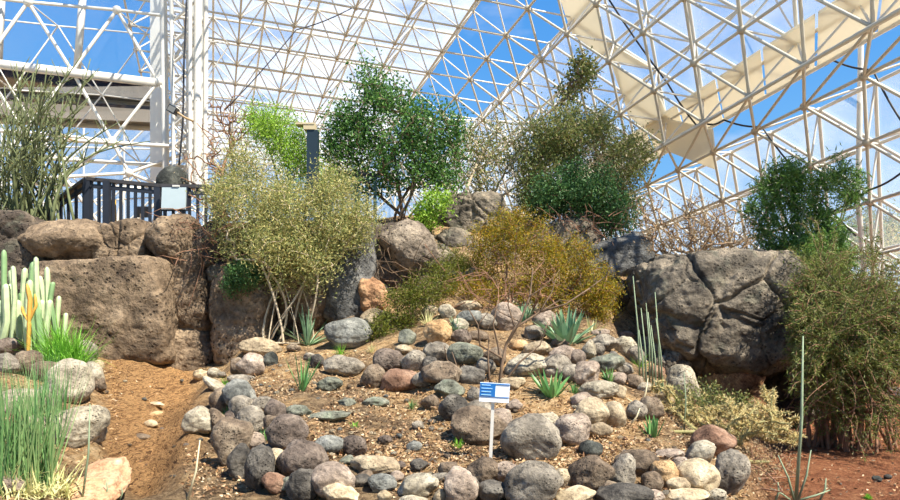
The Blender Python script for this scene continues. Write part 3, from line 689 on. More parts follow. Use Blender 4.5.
(468,307,24,12,'tan',5,'flat tan stone behind the smooth bluish one',G2),
(545,321,24,20,'pink',-5,'pale pinkish stone left of the striped agave leaves',G2),
(477,336,20,10,'brown',0,'low brown stone between the purplish stone and the sapling',G2),
(378,320,32,20,'tan',-10,'rounded tan stone above the big smooth grey boulder',G2),
(348,320,26,14,'brown',0,'brown stone behind the big smooth grey boulder',G2),
(474,274,16,12,'cream',0,'small cream stone in the shade of the yellow green shrub',G2),
(683,385,28,38,'pale',10,'pale upright boulder behind the golden cactus left of the cave',G2),
(655,338,22,18,'purple',0,'purplish stone at the foot of the big cliff block',G2),
(519,345,18,10,'orange',0,'small orange stone above the large pale sloping stone',G2),
(876,479,9,6,'black',0,'small blackish stone lying on the path at right',None),
(888,477,7,5,'dgrey',0,'smaller dark stone beside the blackish one on the path',None),
(222,375,8,6,'grey',0,'tiny grey stone right of the two pale ones at the cliff foot',G3),
(310,357,11,8,'grey',0,'small stone left of the broad grey stone under the grass tuft',G2),
(404,350,16,10,'tan',0,'tan stone behind the grey brown block of the second row',G2),
(560,343,16,9,'brown',0,'small brown stone at the foot of the striped agave',G2),
(645,388,14,11,'pale',0,'small pale stone at the foot of the tall grey stalks',G2),
(664,398,16,12,'tan',0,'small tan stone left of the golden cactus',G2),
(225,432,22,26,'brown',-15,'upper brown stone behind the largest brown boulder on the gully side',G1),
(241,407,22,20,'grey',-10,'grey stone between the blue grey one and the round grey one at the gully wall',G1),
(233,418,16,18,'purple',20,'purplish stone wedged above the largest brown boulder',G1),
(262,404,20,14,'grey',0,'grey lump behind the thin pinkish slab',G1),
(267,478,16,20,'brown',0,'small brown stone squeezed beside the tall upright dark grey stone',G1),
(272,425,16,18,'brown',0,'brown stone in the gap left of the dark pitted purple grey one',G1),
(322,474,16,16,'tan',0,'small tan stone between the pitted boulder and the large pinkish angular one',G1),
(366,476,16,10,'brown',0,'thin brown wedge under the loaf shaped stone',G1),
(448,470,18,14,'brown',0,'brown stone behind the tall pinkish pale one',G1),
(472,488,14,22,'grey',0,'narrow grey stone between the tall pinkish pale one and the dark pitted one',G1),
(563,478,18,18,'tan',0,'tan stone between the very large pitted boulder and the large brown one',G1),
(611,492,18,20,'brown',0,'brown stone at the foot of the slanting grey stone',G1),
(652,482,20,20,'brown',-10,'brown stone in shade left of the yellowish round one',G1),
(678,486,22,16,'tan',0,'tan stone below the yellowish round one',G1),
(424,380,22,16,'grey',0,'grey stone between the reddish and the wide brown grey stone',G2),
(430,364,14,14,'dgrey',0,'dark little stone in the gap of the second row',G2),
(486,366,18,16,'grey',0,'grey stone at the left foot of the sapling',G2),
(512,384,24,12,'tan',0,'low tan stone half buried in sand below the large pale sloping stone',G2),
(535,333,20,14,'grey',0,'grey stone above the long tan stone',G2),
(555,372,20,14,'grey',0,'grey stone directly behind the middle aloe on its right',G2),
(572,374,20,18,'grey',0,'squarish grey stone left of the pinkish brown one',G2),
(617,380,18,14,'pink',0,'pink stone beside the spiky aloe on the right',G2),
(636,356,18,20,'grey',0,'grey stone behind the foot of the tall stalks',G2),
(635,382,16,14,'brown',0,'brown stone below the tall stalks',G2),
(582,400,20,14,'pink',0,'half buried pinkish stone above the triangular slab',G2),
(600,430,22,14,'tan',0,'half buried tan stone below the triangular slab',G1),
(430,402,16,14,'brown',0,'small brown stone above the dark round pitted one',G1),
(487,322,18,16,'grey',0,'grey stone left of the leaning pale stone',G2),
(460,325,16,12,'pale',0,'pale stone under the smooth bluish one',G2),
(430,312,16,12,'tan',0,'tan stone at the edge of the mossy low shrub',G2),
(530,308,18,14,'pale',0,'pale stone behind the slim striped agave',G2),
(46,372,24,20,'brown',0,'brown boulder behind the sparser rushes',G3),
(48,398,26,24,'grey',0,'grey stone left below the heavily pitted boulder',G3),
(98,384,14,14,'brown',0,'brown stone on the gully edge below the pale ones',G3),
(34,430,30,26,'pink',0,'pinkish stone behind the dense rushes beside the big flat boulder',G3)]
for i,(px,py,w,h,mt,ang,lb,gr) in enumerate(ST):
    flat=h<w*.45
    stone(100+i,px,py,w*1.14,h*1.14,mt,lb,ang,group=gr,sub=5 if w>22 else 4,sharp=(26 if mt in('cream','black','green') else 17),planes=(9 if mt in('cream','black') else 12),lo=.68 if mt in('cream','black','green') else .74,rough=.035,name='boulder' if w>33 else 'stone',cat='boulder' if w>33 else 'stone')
def ledge():
    b=P(84,484,5.75);V,Fc=rock_shape(77,5,9,26,.04,.7);V=V*[.28,.66,.1];V=V+np.array([0,0,.0]);V[:,2]+=V[:,1]*.2
    f=np.array([mnoise.fractal(Vector(v*[3,3,14]),.8,2.1,5) for v in V]);V[:,2]+=.035*f;V[:,0]+=.03*f
    b[2]=ground(b[0],b[1])-.03;o=link('sandstone_ledge',Geo().add(V,Fc).mesh('sandstone_ledge'),M['peach'],None,b);tag(o,'peach coloured worn sandstone ledge at the foot of the gully','rock',G3)
M['peach']=rockmat('stone_peach',[(158,116,82),(196,154,116),(220,184,148)],.1,.8)
ledge()
# loose small stones on the slopes: one mesh per shape, copied
rng=np.random.default_rng(7);protos=[]
for k in range(8):
    V,Fc=rock_shape(900+k,2,9,14,.03,.7);protos.append(Geo().add(V*[1,.85,.7],Fc).mesh('small_stone'))
mats_=['grey','tan','pink','cream','brown','bgrey','pale','red']
for k in range(8):protos[k].materials.append(M[mats_[k]])
zones=[(300,450,395,462,60),(230,330,350,400,26),(440,640,395,460,34),(560,760,400,470,30),(160,230,420,500,14),(100,200,380,480,16),(600,760,430,500,20),(330,620,320,390,22),(760,880,455,495,8),(395,450,455,478,12)]
SM=bpy.data.objects
for zi,(x0,x1,y0,y1,n) in enumerate(zones):
    zn=['on the litter slope of the lower bed','among dry leaves left of the second row','on the sandy slope near the sign','below the golden cactus','on the gully bank','in the gully','between the lower right boulders','on the upper terrace','on the path at right','beside the flat stones at the bottom'][zi]
    for k in range(n):
        px=rng.uniform(x0,x1);py=rng.uniform(y0,y1);Y=hit(px,py);s=rng.uniform(.014,.04)
        p=P(px,py,Y);p[2]=ground(p[0],p[1])+s*.25
        o=bpy.data.objects.new('small_stone',protos[rng.integers(8)]);COL.objects.link(o);o.location=[float(v) for v in p];o.scale=(s*rng.uniform(.8,1.4),s,s)
        o.rotation_euler=(0,0,rng.uniform(0,6.28));tag(o,'small loose stone '+zn,'stone','small loose stones '+zn)
# leaf litter and gravel
def litter():
    rng=np.random.default_rng(11);g=Geo();Vp=[];Dp=[]
    zs=[(240,460,352,470,5200),(440,700,350,470,4200),(560,770,400,500,3000),(185,250,450,500,350),(100,200,370,430,60),(0,120,350,500,900),(380,520,450,500,800),(740,900,440,500,250),(440,640,300,350,700)]
    for x0,x1,y0,y1,n in zs:
        px=rng.uniform(x0,x1,n);py=rng.uniform(y0,y1,n)
        Yg=np.arange(4.5,14,.05);gz=terr(px[:,None]+0*Yg,Yg[None]+0*px[:,None]);sz=EYE+(HY-py[:,None])/F*Yg
        k=np.argmax(sz<=gz,axis=1);Y=Yg[k]
        p=np.stack([(px-HX)/F*Y,Y,terr(px,Y)+.012],1);Vp.append(p)
    p=np.concatenate(Vp);n=len(p);d=rng.normal(size=(n,3));d[:,2]=np.abs(d[:,2])*.35
    leaves(g,p,d,rng.uniform(.02,.055,n),rng.uniform(.012,.03,n),rng,.35)
    m=leafmat('litter',[(92,66,44),(150,112,74),(196,160,116),(120,84,56),(222,198,158),(168,128,90)],.05,.8)
    tag(obj('leaf_litter',g,m,origin=(0,7,0)),'dry leaf litter and wood chips strewn over the rock garden soil','leaf litter',kind='stuff')
litter()

# ------------------------------------------------------------------ cliff
def cliff(seed,px,py,w,h,Y,dep,mat,label,ang=0,sharp=14,planes=14,cells=0,crk=.05,lo=.72,fb=.06,name='cliff_boulder',sub=5,box_=0,vert=0):
    rng=np.random.default_rng(seed);D,Fc=ICO[sub]
    n=rng.normal(size=(planes,3));n/=np.linalg.norm(n,axis=1,keepdims=True);d=rng.uniform(lo,1.,planes)
    if box_:
        n=np.concatenate([n,[[1,0,0],[-1,0,0],[0,1,0],[0,-1,0],[0,0,1],[0,0,-1]]]);d=np.concatenate([d,[box_]*6])
    s=np.clip(D@n.T,0,None)/d;r=(1+(s**sharp).sum(1))**(-1/sharp)
    V=D*r[:,None];V-=(V.max(0)+V.min(0))/2;V/=(V.max(0)-V.min(0))/2
    hw=w*.5/F*Y;hh=h*.5/F*Y;V=V*[hw,dep,hh]
    nr=D*[1/hw,1/dep,1/hh];nr/=np.linalg.norm(nr,axis=1,keepdims=True)
    off=rng.uniform(-50,50,3);q=V+off
    f=np.array([mnoise.fractal(Vector(v*1.5),.75,2.1,6) for v in q])
    rg=np.array([mnoise.fractal(Vector(v*[3.,3.,7.]),.8,2.1,4) for v in q])
    f2=np.array([mnoise.fractal(Vector(v*6),.7,2.1,4) for v in q]);disp=fb*f+fb*.35*rg+.018*f2
    if cells:
      for cn,dp,wd in((cells,crk,.03 if not vert else .038),(cells*(4 if not vert else 3),crk*(.45 if not vert else .6),.02 if not vert else .028)):
        C=V[rng.integers(0,len(V),cn)]+rng.normal(size=(cn,3))*.1;C[:,1]*=.7
        wq=V+np.stack([np.array([mnoise.noise(Vector(v*1.8+k*9)) for v in q]) for k in range(3)],1)*(.34 if not vert else .2)
        dd=np.linalg.norm((wq[:,None]-C[None])*([1,1,1.25] if not vert else [1.15,1,1.]),axis=2);dd.sort(axis=1);e=dd[:,1]-dd[:,0]
        disp-=dp*np.exp(-(e/wd)**2);disp+=.02*np.clip(e,0,.2)/.2
    V=V+nr*disp[:,None]
    a=math.radians(-ang);c,s_=math.cos(a),math.sin(a);V=V@np.array([[c,0,s_],[0,1,0],[-s_,0,c]]).T
    o=link(name,Geo().add(V,Fc).mesh(name),M[mat],None,P(px,py,Y));return tag(o,label,'rock','boulders of the artificial cliff')
CL=[
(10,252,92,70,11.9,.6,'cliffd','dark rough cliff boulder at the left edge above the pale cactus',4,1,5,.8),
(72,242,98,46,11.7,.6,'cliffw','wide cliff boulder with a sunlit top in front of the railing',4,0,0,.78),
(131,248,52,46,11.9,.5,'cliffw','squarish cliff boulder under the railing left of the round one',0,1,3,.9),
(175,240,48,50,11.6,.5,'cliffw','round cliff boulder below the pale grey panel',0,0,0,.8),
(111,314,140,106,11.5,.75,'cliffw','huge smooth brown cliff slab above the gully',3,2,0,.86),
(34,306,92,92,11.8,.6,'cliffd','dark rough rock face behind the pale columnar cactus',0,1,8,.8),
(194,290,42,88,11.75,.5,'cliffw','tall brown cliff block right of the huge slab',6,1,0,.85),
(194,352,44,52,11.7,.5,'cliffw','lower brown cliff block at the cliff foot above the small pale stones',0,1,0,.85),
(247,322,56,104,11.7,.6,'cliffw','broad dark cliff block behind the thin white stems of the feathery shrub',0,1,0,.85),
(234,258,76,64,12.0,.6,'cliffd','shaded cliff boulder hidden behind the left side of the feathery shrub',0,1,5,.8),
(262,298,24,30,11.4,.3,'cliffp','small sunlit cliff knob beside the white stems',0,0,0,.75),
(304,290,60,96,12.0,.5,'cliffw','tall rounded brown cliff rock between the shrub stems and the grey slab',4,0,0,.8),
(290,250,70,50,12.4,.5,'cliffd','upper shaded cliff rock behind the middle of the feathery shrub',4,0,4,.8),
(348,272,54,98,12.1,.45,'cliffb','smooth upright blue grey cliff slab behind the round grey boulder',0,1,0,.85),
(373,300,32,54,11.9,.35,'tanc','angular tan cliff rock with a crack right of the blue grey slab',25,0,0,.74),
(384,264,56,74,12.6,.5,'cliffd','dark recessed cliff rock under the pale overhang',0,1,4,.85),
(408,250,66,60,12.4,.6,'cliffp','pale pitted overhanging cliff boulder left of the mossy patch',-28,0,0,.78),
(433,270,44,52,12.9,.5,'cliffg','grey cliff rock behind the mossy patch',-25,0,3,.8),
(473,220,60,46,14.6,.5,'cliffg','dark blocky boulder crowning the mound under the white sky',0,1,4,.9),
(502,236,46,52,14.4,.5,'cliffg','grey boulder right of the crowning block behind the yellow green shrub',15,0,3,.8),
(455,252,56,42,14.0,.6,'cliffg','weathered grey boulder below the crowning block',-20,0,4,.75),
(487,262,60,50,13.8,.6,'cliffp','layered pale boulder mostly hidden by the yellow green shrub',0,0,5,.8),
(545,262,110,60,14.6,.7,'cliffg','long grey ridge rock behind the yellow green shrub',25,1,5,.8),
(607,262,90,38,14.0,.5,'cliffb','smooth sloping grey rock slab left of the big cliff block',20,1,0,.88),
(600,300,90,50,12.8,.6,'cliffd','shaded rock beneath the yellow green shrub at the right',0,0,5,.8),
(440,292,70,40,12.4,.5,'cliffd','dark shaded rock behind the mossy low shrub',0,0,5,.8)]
M['tanc']=rockmat('cliff_tan',[(120,88,62),(176,134,98),(208,170,128)],.4,.8,.5)
for i,(px,py,w,h,Y,dep,mt,lb,ang,bx,cells,lo) in enumerate(CL):
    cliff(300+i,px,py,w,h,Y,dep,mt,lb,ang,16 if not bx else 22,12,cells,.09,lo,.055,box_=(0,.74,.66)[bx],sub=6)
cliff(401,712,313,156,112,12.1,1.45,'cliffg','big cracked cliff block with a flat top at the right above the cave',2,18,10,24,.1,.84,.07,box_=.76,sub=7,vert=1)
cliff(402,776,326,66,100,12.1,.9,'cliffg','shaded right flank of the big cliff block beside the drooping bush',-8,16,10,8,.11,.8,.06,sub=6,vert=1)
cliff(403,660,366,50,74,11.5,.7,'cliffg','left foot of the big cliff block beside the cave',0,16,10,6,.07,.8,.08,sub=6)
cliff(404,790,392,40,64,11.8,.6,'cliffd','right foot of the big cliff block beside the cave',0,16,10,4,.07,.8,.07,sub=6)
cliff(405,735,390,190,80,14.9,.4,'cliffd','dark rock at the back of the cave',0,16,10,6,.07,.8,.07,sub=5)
# ------------------------------------------------------------------ plants
M['bark']=plain('bark_brown',(112,90,68),.9,0,.3,14)
M['barkp']=plain('bark_pale',(186,168,138),.9,0,.2,14)
M['barkg']=plain('stem_green',(98,104,64),.8,0,.25,10)
M['barkt']=plain('twig_tan',(156,126,94),.9,0,.25,10);M['barkr']=plain('twig_reddish',(140,102,76),.9,0,.25,10)
M['l_feather']=leafmat('feathery_leaf',[(112,124,68),(150,156,92),(184,180,108),(204,186,120),(130,140,86)])
M['l_tree']=leafmat('tree_leaf',[(48,84,34),(76,118,50),(104,146,66),(58,96,48),(134,168,86)])
M['l_bright']=leafmat('bright_leaf',[(110,152,40),(150,188,60),(176,204,80),(96,140,40)])
M['l_olive']=leafmat('olive_leaf',[(84,100,48),(120,132,66),(154,154,90),(98,112,54),(166,144,94)])
M['l_deep']=leafmat('deep_green_leaf',[(50,84,46),(74,112,62),(104,140,80),(84,118,56)])
M['l_yellow']=leafmat('yellow_green_leaf',[(92,92,18),(132,126,26),(172,158,40),(184,134,32),(78,86,22)])
M['l_moss']=leafmat('mossy_leaf',[(66,80,24),(98,108,32),(134,138,50),(90,76,28)])
M['l_willow']=leafmat('willowy_leaf',[(70,104,44),(100,136,58),(130,164,78),(84,116,54)])
M['l_droop']=leafmat('drooping_leaf',[(78,94,42),(112,124,58),(138,142,74),(92,104,48),(148,134,84)])
M['l_climb']=leafmat('climbing_leaf',[(96,112,44),(128,142,62),(156,162,78),(110,122,52)]);M['l_dry']=leafmat('dry_leaf',[(150,122,82),(184,156,112),(128,104,74),(204,180,136)],.2)
M['agave']=leafmat('agave_leaf',[(92,128,92),(122,154,112),(152,178,138)],.15,.4)
M['aloe']=leafmat('aloe_leaf',[(70,116,64),(98,146,82),(130,170,98)],.2,.4)
M['grass']=leafmat('grass_blade',[(92,152,44),(128,186,60),(160,206,84)],.4)
M['rush']=leafmat('rush_blade',[(76,120,62),(112,152,88),(152,174,112),(90,130,80)],.2)
M['straw']=leafmat('straw_blade',[(206,196,134),(226,218,162),(186,190,116)],.3)
def ell(rng,n,E_):
    """points spread through a set of ellipsoids (cx,cy,rx,ry in the frame, depth, thickness in m)"""
    w=np.array([e[2]*e[3] for e in E_],float);c=rng.choice(len(E_),n,p=w/w.sum());out=[]
    for k in c:
        cx,cy,rx,ry,Y,T=E_[k]
        d=rng.normal(size=3);d/=np.linalg.norm(d);d*=rng.uniform(.12,1)**.45
        out.append(P(cx,cy,Y)+d*[rx/F*Y,T,ry/F*Y])
    return np.array(out)
def arbor(rng,bases,T,seg=.16,wob=.12,rtip=.004,rmax=.06,bow=.1,pl=.12,expo=.45,stems=False):
    nd=[np.array(b,float) for b in bases];par=[-1]+[0]*(len(bases)-1);pth=[0.]*len(bases)
    b0=np.mean(nd,axis=0);T=T[np.argsort(np.linalg.norm(T-b0,axis=1))];ends=[];dirs=[]
    A=np.zeros((len(T)*60+len(bases)*12,3));A[:len(nd)]=nd;PL=np.zeros(len(A));n=len(nd)
    if stems:
        ch=T[rng.choice(len(T),len(bases),replace=False)]
        for k,c in enumerate(ch):
            a=A[k].copy();c=a+(c-a)*rng.uniform(.6,1);pr=k;sd=rng.normal(size=3)*.06*np.linalg.norm(c-a);m=9
            for i in range(1,m+1):
                u=i/m;A[n]=a+(c-a)*np.array([u**1.3,u**1.3,u])+sd*math.sin(math.pi*u);PL[n]=PL[pr]+.1;par.append(pr);pr=n;n+=1
    for t in T:
        d=np.linalg.norm(A[:n]-t,axis=1)+pl*PL[:n]*.3+np.clip(A[:n,2]-t[2],0,None)*.8
        k=int(np.argmin(d));a=A[k].copy();L=np.linalg.norm(t-a);m=max(1,min(50,int(math.ceil(L/seg))));pr=k
        side=rng.normal(size=3);side*=wob*L/np.linalg.norm(side);ph=rng.uniform(.3,1)
        last=a
        for i in range(1,m+1):
            s=i/m;q=a+(t-a)*s+side*math.sin(math.pi*s*ph*1.6)*(1-s*.4)+np.array([0,0,bow*L*math.sin(math.pi*s)])
            if n>=len(A):break
            A[n]=q;PL[n]=PL[pr]+np.linalg.norm(q-A[pr]);par.append(pr);pr=n;n+=1
            if i==m:dirs.append(q-last)
            last=q
        ends.append(A[n-1].copy())
    A=A[:n];par=np.array(par);cnt=np.zeros(n)
    leafn=np.ones(n)
    for i in range(n-1,-1,-1):
        cnt[i]+=1
        if par[i]>=0:cnt[par[i]]+=cnt[i]*1.
    r=np.clip(rtip*(cnt/3+1)**expo,rtip,rmax)
    k=par>=0;return A[par[k]],A[k],r[par[k]],r[k],np.array(ends),np.array(dirs)
def shrub(name,label,cat,base,E_,n,leaf,lm,bark='bark',seed=1,per=10,spread=.16,LL=(.04,.07),LW=.022,droop=0,rmax=.05,rtip=.004,wob=.14,bow=.06,seg=.16,nb=1,bs=.06,trunk=None,group=None,expo=.42,bare=0,along=True,part='foliage',zmin=-9):
    rng=np.random.default_rng(seed);b=np.array(base,float)
    root=empty(name,b,label,cat,group)
    bases=[b-[0,0,.08]]
    if trunk:
        bases=[];pts=[np.array(P(*q)) for q in trunk]
        for a,c in zip(pts[:-1],pts[1:]):
            for t in np.linspace(0,1,6)[:-1]:bases.append(a*(1-t)+c*t)
    elif nb>1:bases=[b+[rng.normal()*bs,rng.normal()*bs,-.08] for _ in range(nb)]
    T=ell(rng,n,E_);p0,p1,r0,r1,ends,dirs=arbor(rng,bases,T,seg,wob,rtip,rmax,bow,expo=expo,stems=nb>2)
    g=Geo();V,Q=frusta(p0,p1,r0,r1,5);g.add(V,None,Q)
    if trunk:
        V,Q=frusta(bases[:-1],bases[1:],rmax,rmax*.92,7);g.add(V,None,Q)
    obj('branches',g,M[bark],root)
    if leaf:
        if along:
            thin=np.where((r1<rtip*2.6)&(p1[:,2]>zmin))[0];src=p1[rng.choice(thin,int(len(ends)*per))]
        else:src=np.repeat(ends,per,axis=0)
        m=len(src);pos=src+rng.normal(size=(m,3))*spread;ctr=T.mean(0)
        d=rng.normal(size=(m,3));d[:,2]+=.35-droop*1.5;g=Geo()
        leaves(g,pos,d,rng.uniform(LL[0],LL[1],m),LW*rng.uniform(.7,1.3,m),rng)
        obj(part,g,M[lm],root)
    return root
def onground(px,py):
    Y=hit(px,py);p=P(px,py,Y);return p
# trees and shrubs (depth in metres)
shrub('leafy_tree','dense green tree with dark forked trunks on top of the mound','tree',P(404,216,14.),[(388,130,46,36,14,1.1),(374,92,18,20,14,.6),(368,70,5,12,14,.15),(425,130,32,26,14,.9),(440,160,26,22,14.2,.8),(352,138,28,28,14.2,.7),(345,165,24,16,14.2,.6),(405,170,38,18,14,.8),(370,182,34,14,14,.6),(442,182,20,14,14,.5),(342,120,14,14,14,.4),(452,128,12,14,14,.5),(328,150,10,10,14.2,.3),(395,95,14,16,14,.4)],460,1,'l_tree','bark',21,36,.13,(.05,.10),.036,0,.05,.006,.16,.05,nb=6,bs=.12,along=False)
shrub('feathery_shrub','large feathery grey green shrub with thin pale stems against the cliff','shrub',P(285,338,11.2),[(262,205,50,38,11.3,.8),(300,230,56,42,11.2,.8),(232,190,22,28,11.5,.5),(338,215,34,36,11.3,.6),(275,250,46,26,11.,.6),(312,265,30,20,11.,.5),(243,165,20,18,11.5,.4),(235,235,22,24,11.3,.4),(330,185,30,18,11.5,.4),(362,225,18,24,11.4,.3)],520,1,'l_feather','barkp',22,74,.12,(.04,.08),.015,0,.019,.004,.1,.03,nb=11,bs=.2,zmin=2.25)
shrub('yellow_green_shrub','bright yellow green bush behind the feathery shrub left of the dark post','shrub',P(280,200,13.2),[(277,132,28,24,13.2,.6),(290,150,24,20,13.2,.5),(262,120,14,14,13.2,.3),(300,165,20,16,13.2,.3),(320,180,18,12,13.3,.3)],170,1,'l_bright','barkg',23,62,.11,(.04,.08),.018,0,.03,.004,nb=4)
shrub('bare_shrub','leafless brown shrub in front of the white wall panel','shrub',P(222,215,13.2),[(222,135,24,38,13.2,.6),(205,170,24,26,13.2,.5),(240,118,18,26,13.4,.4),(195,190,16,16,13,.3)],190,1,'l_dry','barkr',24,6,.08,(.03,.05),.014,0,.03,.007,nb=6,bs=.2)
shrub('bare_tree','thin half bare tree beside the crowning boulder behind the dark green tree','tree',P(468,204,15),[(480,165,34,30,15,.9),(500,140,26,26,15,.8),(465,150,18,24,15,.6),(520,165,20,20,15,.5)],190,1,'l_olive','barkp',25,26,.12,(.04,.08),.026,0,.04,.008,nb=6,bs=.2)
shrub('tall_bush','big olive brown bush at the top right of the mound under the white roof panels','shrub',P(568,240,15),[(575,140,48,28,15,1.),(545,170,34,34,15,.8),(615,165,30,30,15.2,.8),(600,205,40,30,15,.8),(560,130,34,22,15,.7),(640,150,14,24,15.2,.4),(535,200,20,26,14.8,.5),(590,122,24,12,15,.4)],480,1,'l_olive','bark',26,62,.13,(.05,.09),.026,0,.05,.004,nb=8,bs=.25)
shrub('green_bush','deep green leafy clump in the middle of the olive brown bush','shrub',P(565,235,14.3),[(575,185,42,22,14.2,.6),(560,200,38,18,14.2,.5),(610,215,28,22,14.3,.5)],150,1,'l_deep','bark',27,90,.11,(.04,.08),.03,0,.03,.004,nb=4,bs=.2)
shrub('dry_shrub','tan tangle of dead twigs hanging in the top of the olive brown bush','shrub',P(592,236,14.6),[(592,158,18,20,14.6,.4),(622,190,14,26,14.6,.3),(600,175,20,20,14.6,.3)],120,1,'l_dry','barkp',28,16,.1,(.03,.06),.012,.5,.02,.003,nb=3,bs=.15)
shrub('bushy_shrub','yellow green needle leaved shrub sprawling over the upper rocks','shrub',P(510,322,11.6),[(515,240,44,28,12,.6),(560,262,36,26,12,.7),(490,262,24,22,12,.5),(596,285,26,22,11.9,.5),(600,310,16,18,11.7,.3),(540,285,40,16,11.8,.5),(460,290,22,14,11.8,.4),(505,222,18,14,12.2,.4),(485,292,26,12,11.6,.3),(550,302,30,10,11.5,.3)],420,1,'l_yellow','barkr',29,84,.08,(.03,.055),.014,0,.03,.004,.18,.04,nb=6,bs=.15)
shrub('twiggy_shrub','leafless twiggy tangle at the heart of the yellow green shrub','shrub',P(535,322,11.3),[(535,278,34,24,11.4,.4),(500,292,34,14,11.3,.3)],130,0,'l_dry','barkr',30,0,.1,(.03,.06),.012,0,.018,.003,.25,.05,nb=5,bs=.15)
shrub('mossy_shrub','low mossy dark green shrub above the second stone row','shrub',P(400,345,10.8),[(392,325,22,16,10.8,.35),(425,292,24,16,11,.4),(405,300,20,12,11,.3),(440,275,18,14,11.6,.3),(380,335,8,12,10.7,.2)],170,1,'l_moss','bark',31,66,.07,(.025,.05),.014,0,.02,.003,nb=4,bs=.15)
shrub('mossy_shrub','small mossy patch of shrub on the rocks right of the pale overhanging boulder','shrub',P(452,275,12.6),[(448,262,22,16,12.6,.4),(470,268,16,16,12.6,.3)],90,1,'l_moss','bark',32,60,.07,(.025,.05),.014,0,.02,.003,nb=4,bs=.15)
shrub('bare_shrub','bare reddish brown wind bent shrub on top of the big cliff block','shrub',P(700,263,12.),[(690,235,42,22,12,.6),(660,235,20,20,12,.4),(735,235,20,22,12,.4),(705,215,34,20,12,.4),(650,210,16,20,12,.3),(700,240,50,16,12,.5)],430,1,'l_dry','barkt',33,16,.06,(.03,.06),.012,0,.04,.006,.22,.05,nb=9,bs=.3)
shrub('brown_shrub','low brown dead fringe along the rim of the big cliff block','shrub',P(735,268,11.5),[(720,262,46,8,11.3,.3),(765,270,24,14,11.4,.3),(775,300,14,30,11.3,.25)],150,1,'l_dry','barkr',34,30,.07,(.04,.07),.01,.6,.015,.003,.2,.05,nb=5,bs=.4)
shrub('willowy_tree','tall bright green willowy shrub behind the right side of the big cliff block','tree',P(812,310,13.),[(766,200,7,26,13,.3),(780,185,9,30,13,.3),(796,176,9,16,13,.3),(800,215,8,40,13,.3),(822,200,8,34,13,.3),(840,180,8,26,13.2,.3),(853,190,6,22,13.2,.2),(772,240,16,22,12.9,.4),(800,258,30,26,12.8,.6),(832,250,18,30,12.8,.5),(752,215,8,14,13,.2)],380,1,'l_willow','barkg',35,38,.09,(.08,.16),.02,.25,.04,.006,.1,.05,nb=12,bs=.3,along=False)
def drape():
    """hanging strands from an arching crown"""
    rng=np.random.default_rng(360);b=P(842,446,9.6);b[2]=ground(b[0],b[1]);root=empty('drooping_bush',b,'massive olive drooping bush spilling to the path on the right','shrub')
    crown=[(826,300,10.6),(822,306,10.3),(838,312,10.),(852,322,9.8),(868,338,9.7),(845,345,9.3),(826,340,9.6),(860,360,9.4),(832,380,9.4),(850,400,9.4)]
    g=Geo();P0=[];P1=[];R0=[];LP=[];LD=[]
    cr=[P(*c) for c in crown]
    for c in cr:
        for k in range(5):
            s=b+rng.normal(size=3)*[.3,.25,0]-[0,0,.05];m=[s*(1-u)+(c+rng.normal(size=3)*.15)*u+np.array([0,0,.35*math.sin(math.pi*u)])+np.array([rng.normal()*.04,0,0]) for u in np.linspace(0,1,9)]
            P0+=m[:-1];P1+=m[1:];R0+=list(np.linspace(.025,.009,8))
    for k in range(880):
        c=cr[rng.integers(len(cr))]+rng.normal(size=3)*[.2,.3,.16];az=rng.uniform(0,6.28);out=rng.uniform(.05,.6);L=rng.uniform(.3,1.7);p=c.copy();m=11
        v=np.array([math.cos(az)*out,math.sin(az)*out,rng.uniform(0,.9)]);st=L/m
        for i in range(m):
            v=v+np.array([0,0,-.17])+rng.normal(size=3)*.2;v/=np.linalg.norm(v);q=p+v*st
            if q[2]<ground(q[0],q[1])+.03 or HX+F*q[0]/q[1]<787+rng.normal()*5:break
            P0.append(p);P1.append(q);R0.append(.006-.0003*i)
            for u in range(13 if q[2]>1.0 or rng.random()<.35 else 2):
                t=rng.random();LP.append(p*(1-t)+q*t+rng.normal(size=3)*.02);LD.append(v*.6+rng.normal(size=3)*.6)
            p=q
    V,Q=frusta(P0,P1,R0,np.array(R0)*.9,4);g.add(V,None,Q);obj('branches',g,M['barkr'],root)
    LP=np.array(LP);LD=np.array(LD);g=Geo();leaves(g,LP,LD,rng.uniform(.035,.08,len(LP)),.013,rng);obj('foliage',g,M['l_droop'],root)
drape()
shrub('climbing_shrub','yellow green fine leaved shrub arching over the top of the drooping bush','shrub',P(800,300,11.2),[(806,288,20,18,11.,.4),(832,296,26,22,10.6,.4),(786,274,10,12,11.,.3),(860,318,20,18,10.2,.3),(815,268,28,16,11.4,.4),(842,330,22,16,10.,.3),(805,315,14,18,10.6,.3)],260,1,'l_climb','barkg',361,90,.1,(.04,.09),.013,.4,.02,.004,.2,nb=5,bs=.2)
shrub('dark_shrub','small dark leafy shrub hanging on the cliff left of the white stems','shrub',P(248,290,11.),[(246,272,17,14,11.,.3),(236,285,10,10,11,.2)],60,1,'l_deep','bark',37,50,.06,(.04,.07),.016,0,.015,.003)
shrub('green_shrub','fresh green leafy plant left of the crowning boulder','shrub',P(428,235,13.6),[(428,216,12,18,13.6,.3),(440,200,10,10,13.6,.3)],50,1,'l_bright','barkg',38,46,.1,(.04,.08),.03,0,.015,.003)
shrub('hanging_vine','leafy vine clinging to the roof frame nodes high above the mound','vine',P(560,105,17),[(583,68,12,14,17,.3),(578,80,12,12,17,.3),(566,96,8,14,17,.2)],60,1,'l_olive','bark',39,22,.12,(.06,.12),.05,.3,.03,.01)
shrub('desert_shrub','pale shrub behind the glass at the far right edge','shrub',P(885,420,17.5),[(885,300,18,60,18,1.),(880,250,16,30,18.5,.8)],150,1,'l_feather','barkp',40,36,.2,(.06,.11),.03,0,.04,.006,nb=5,bs=.3)
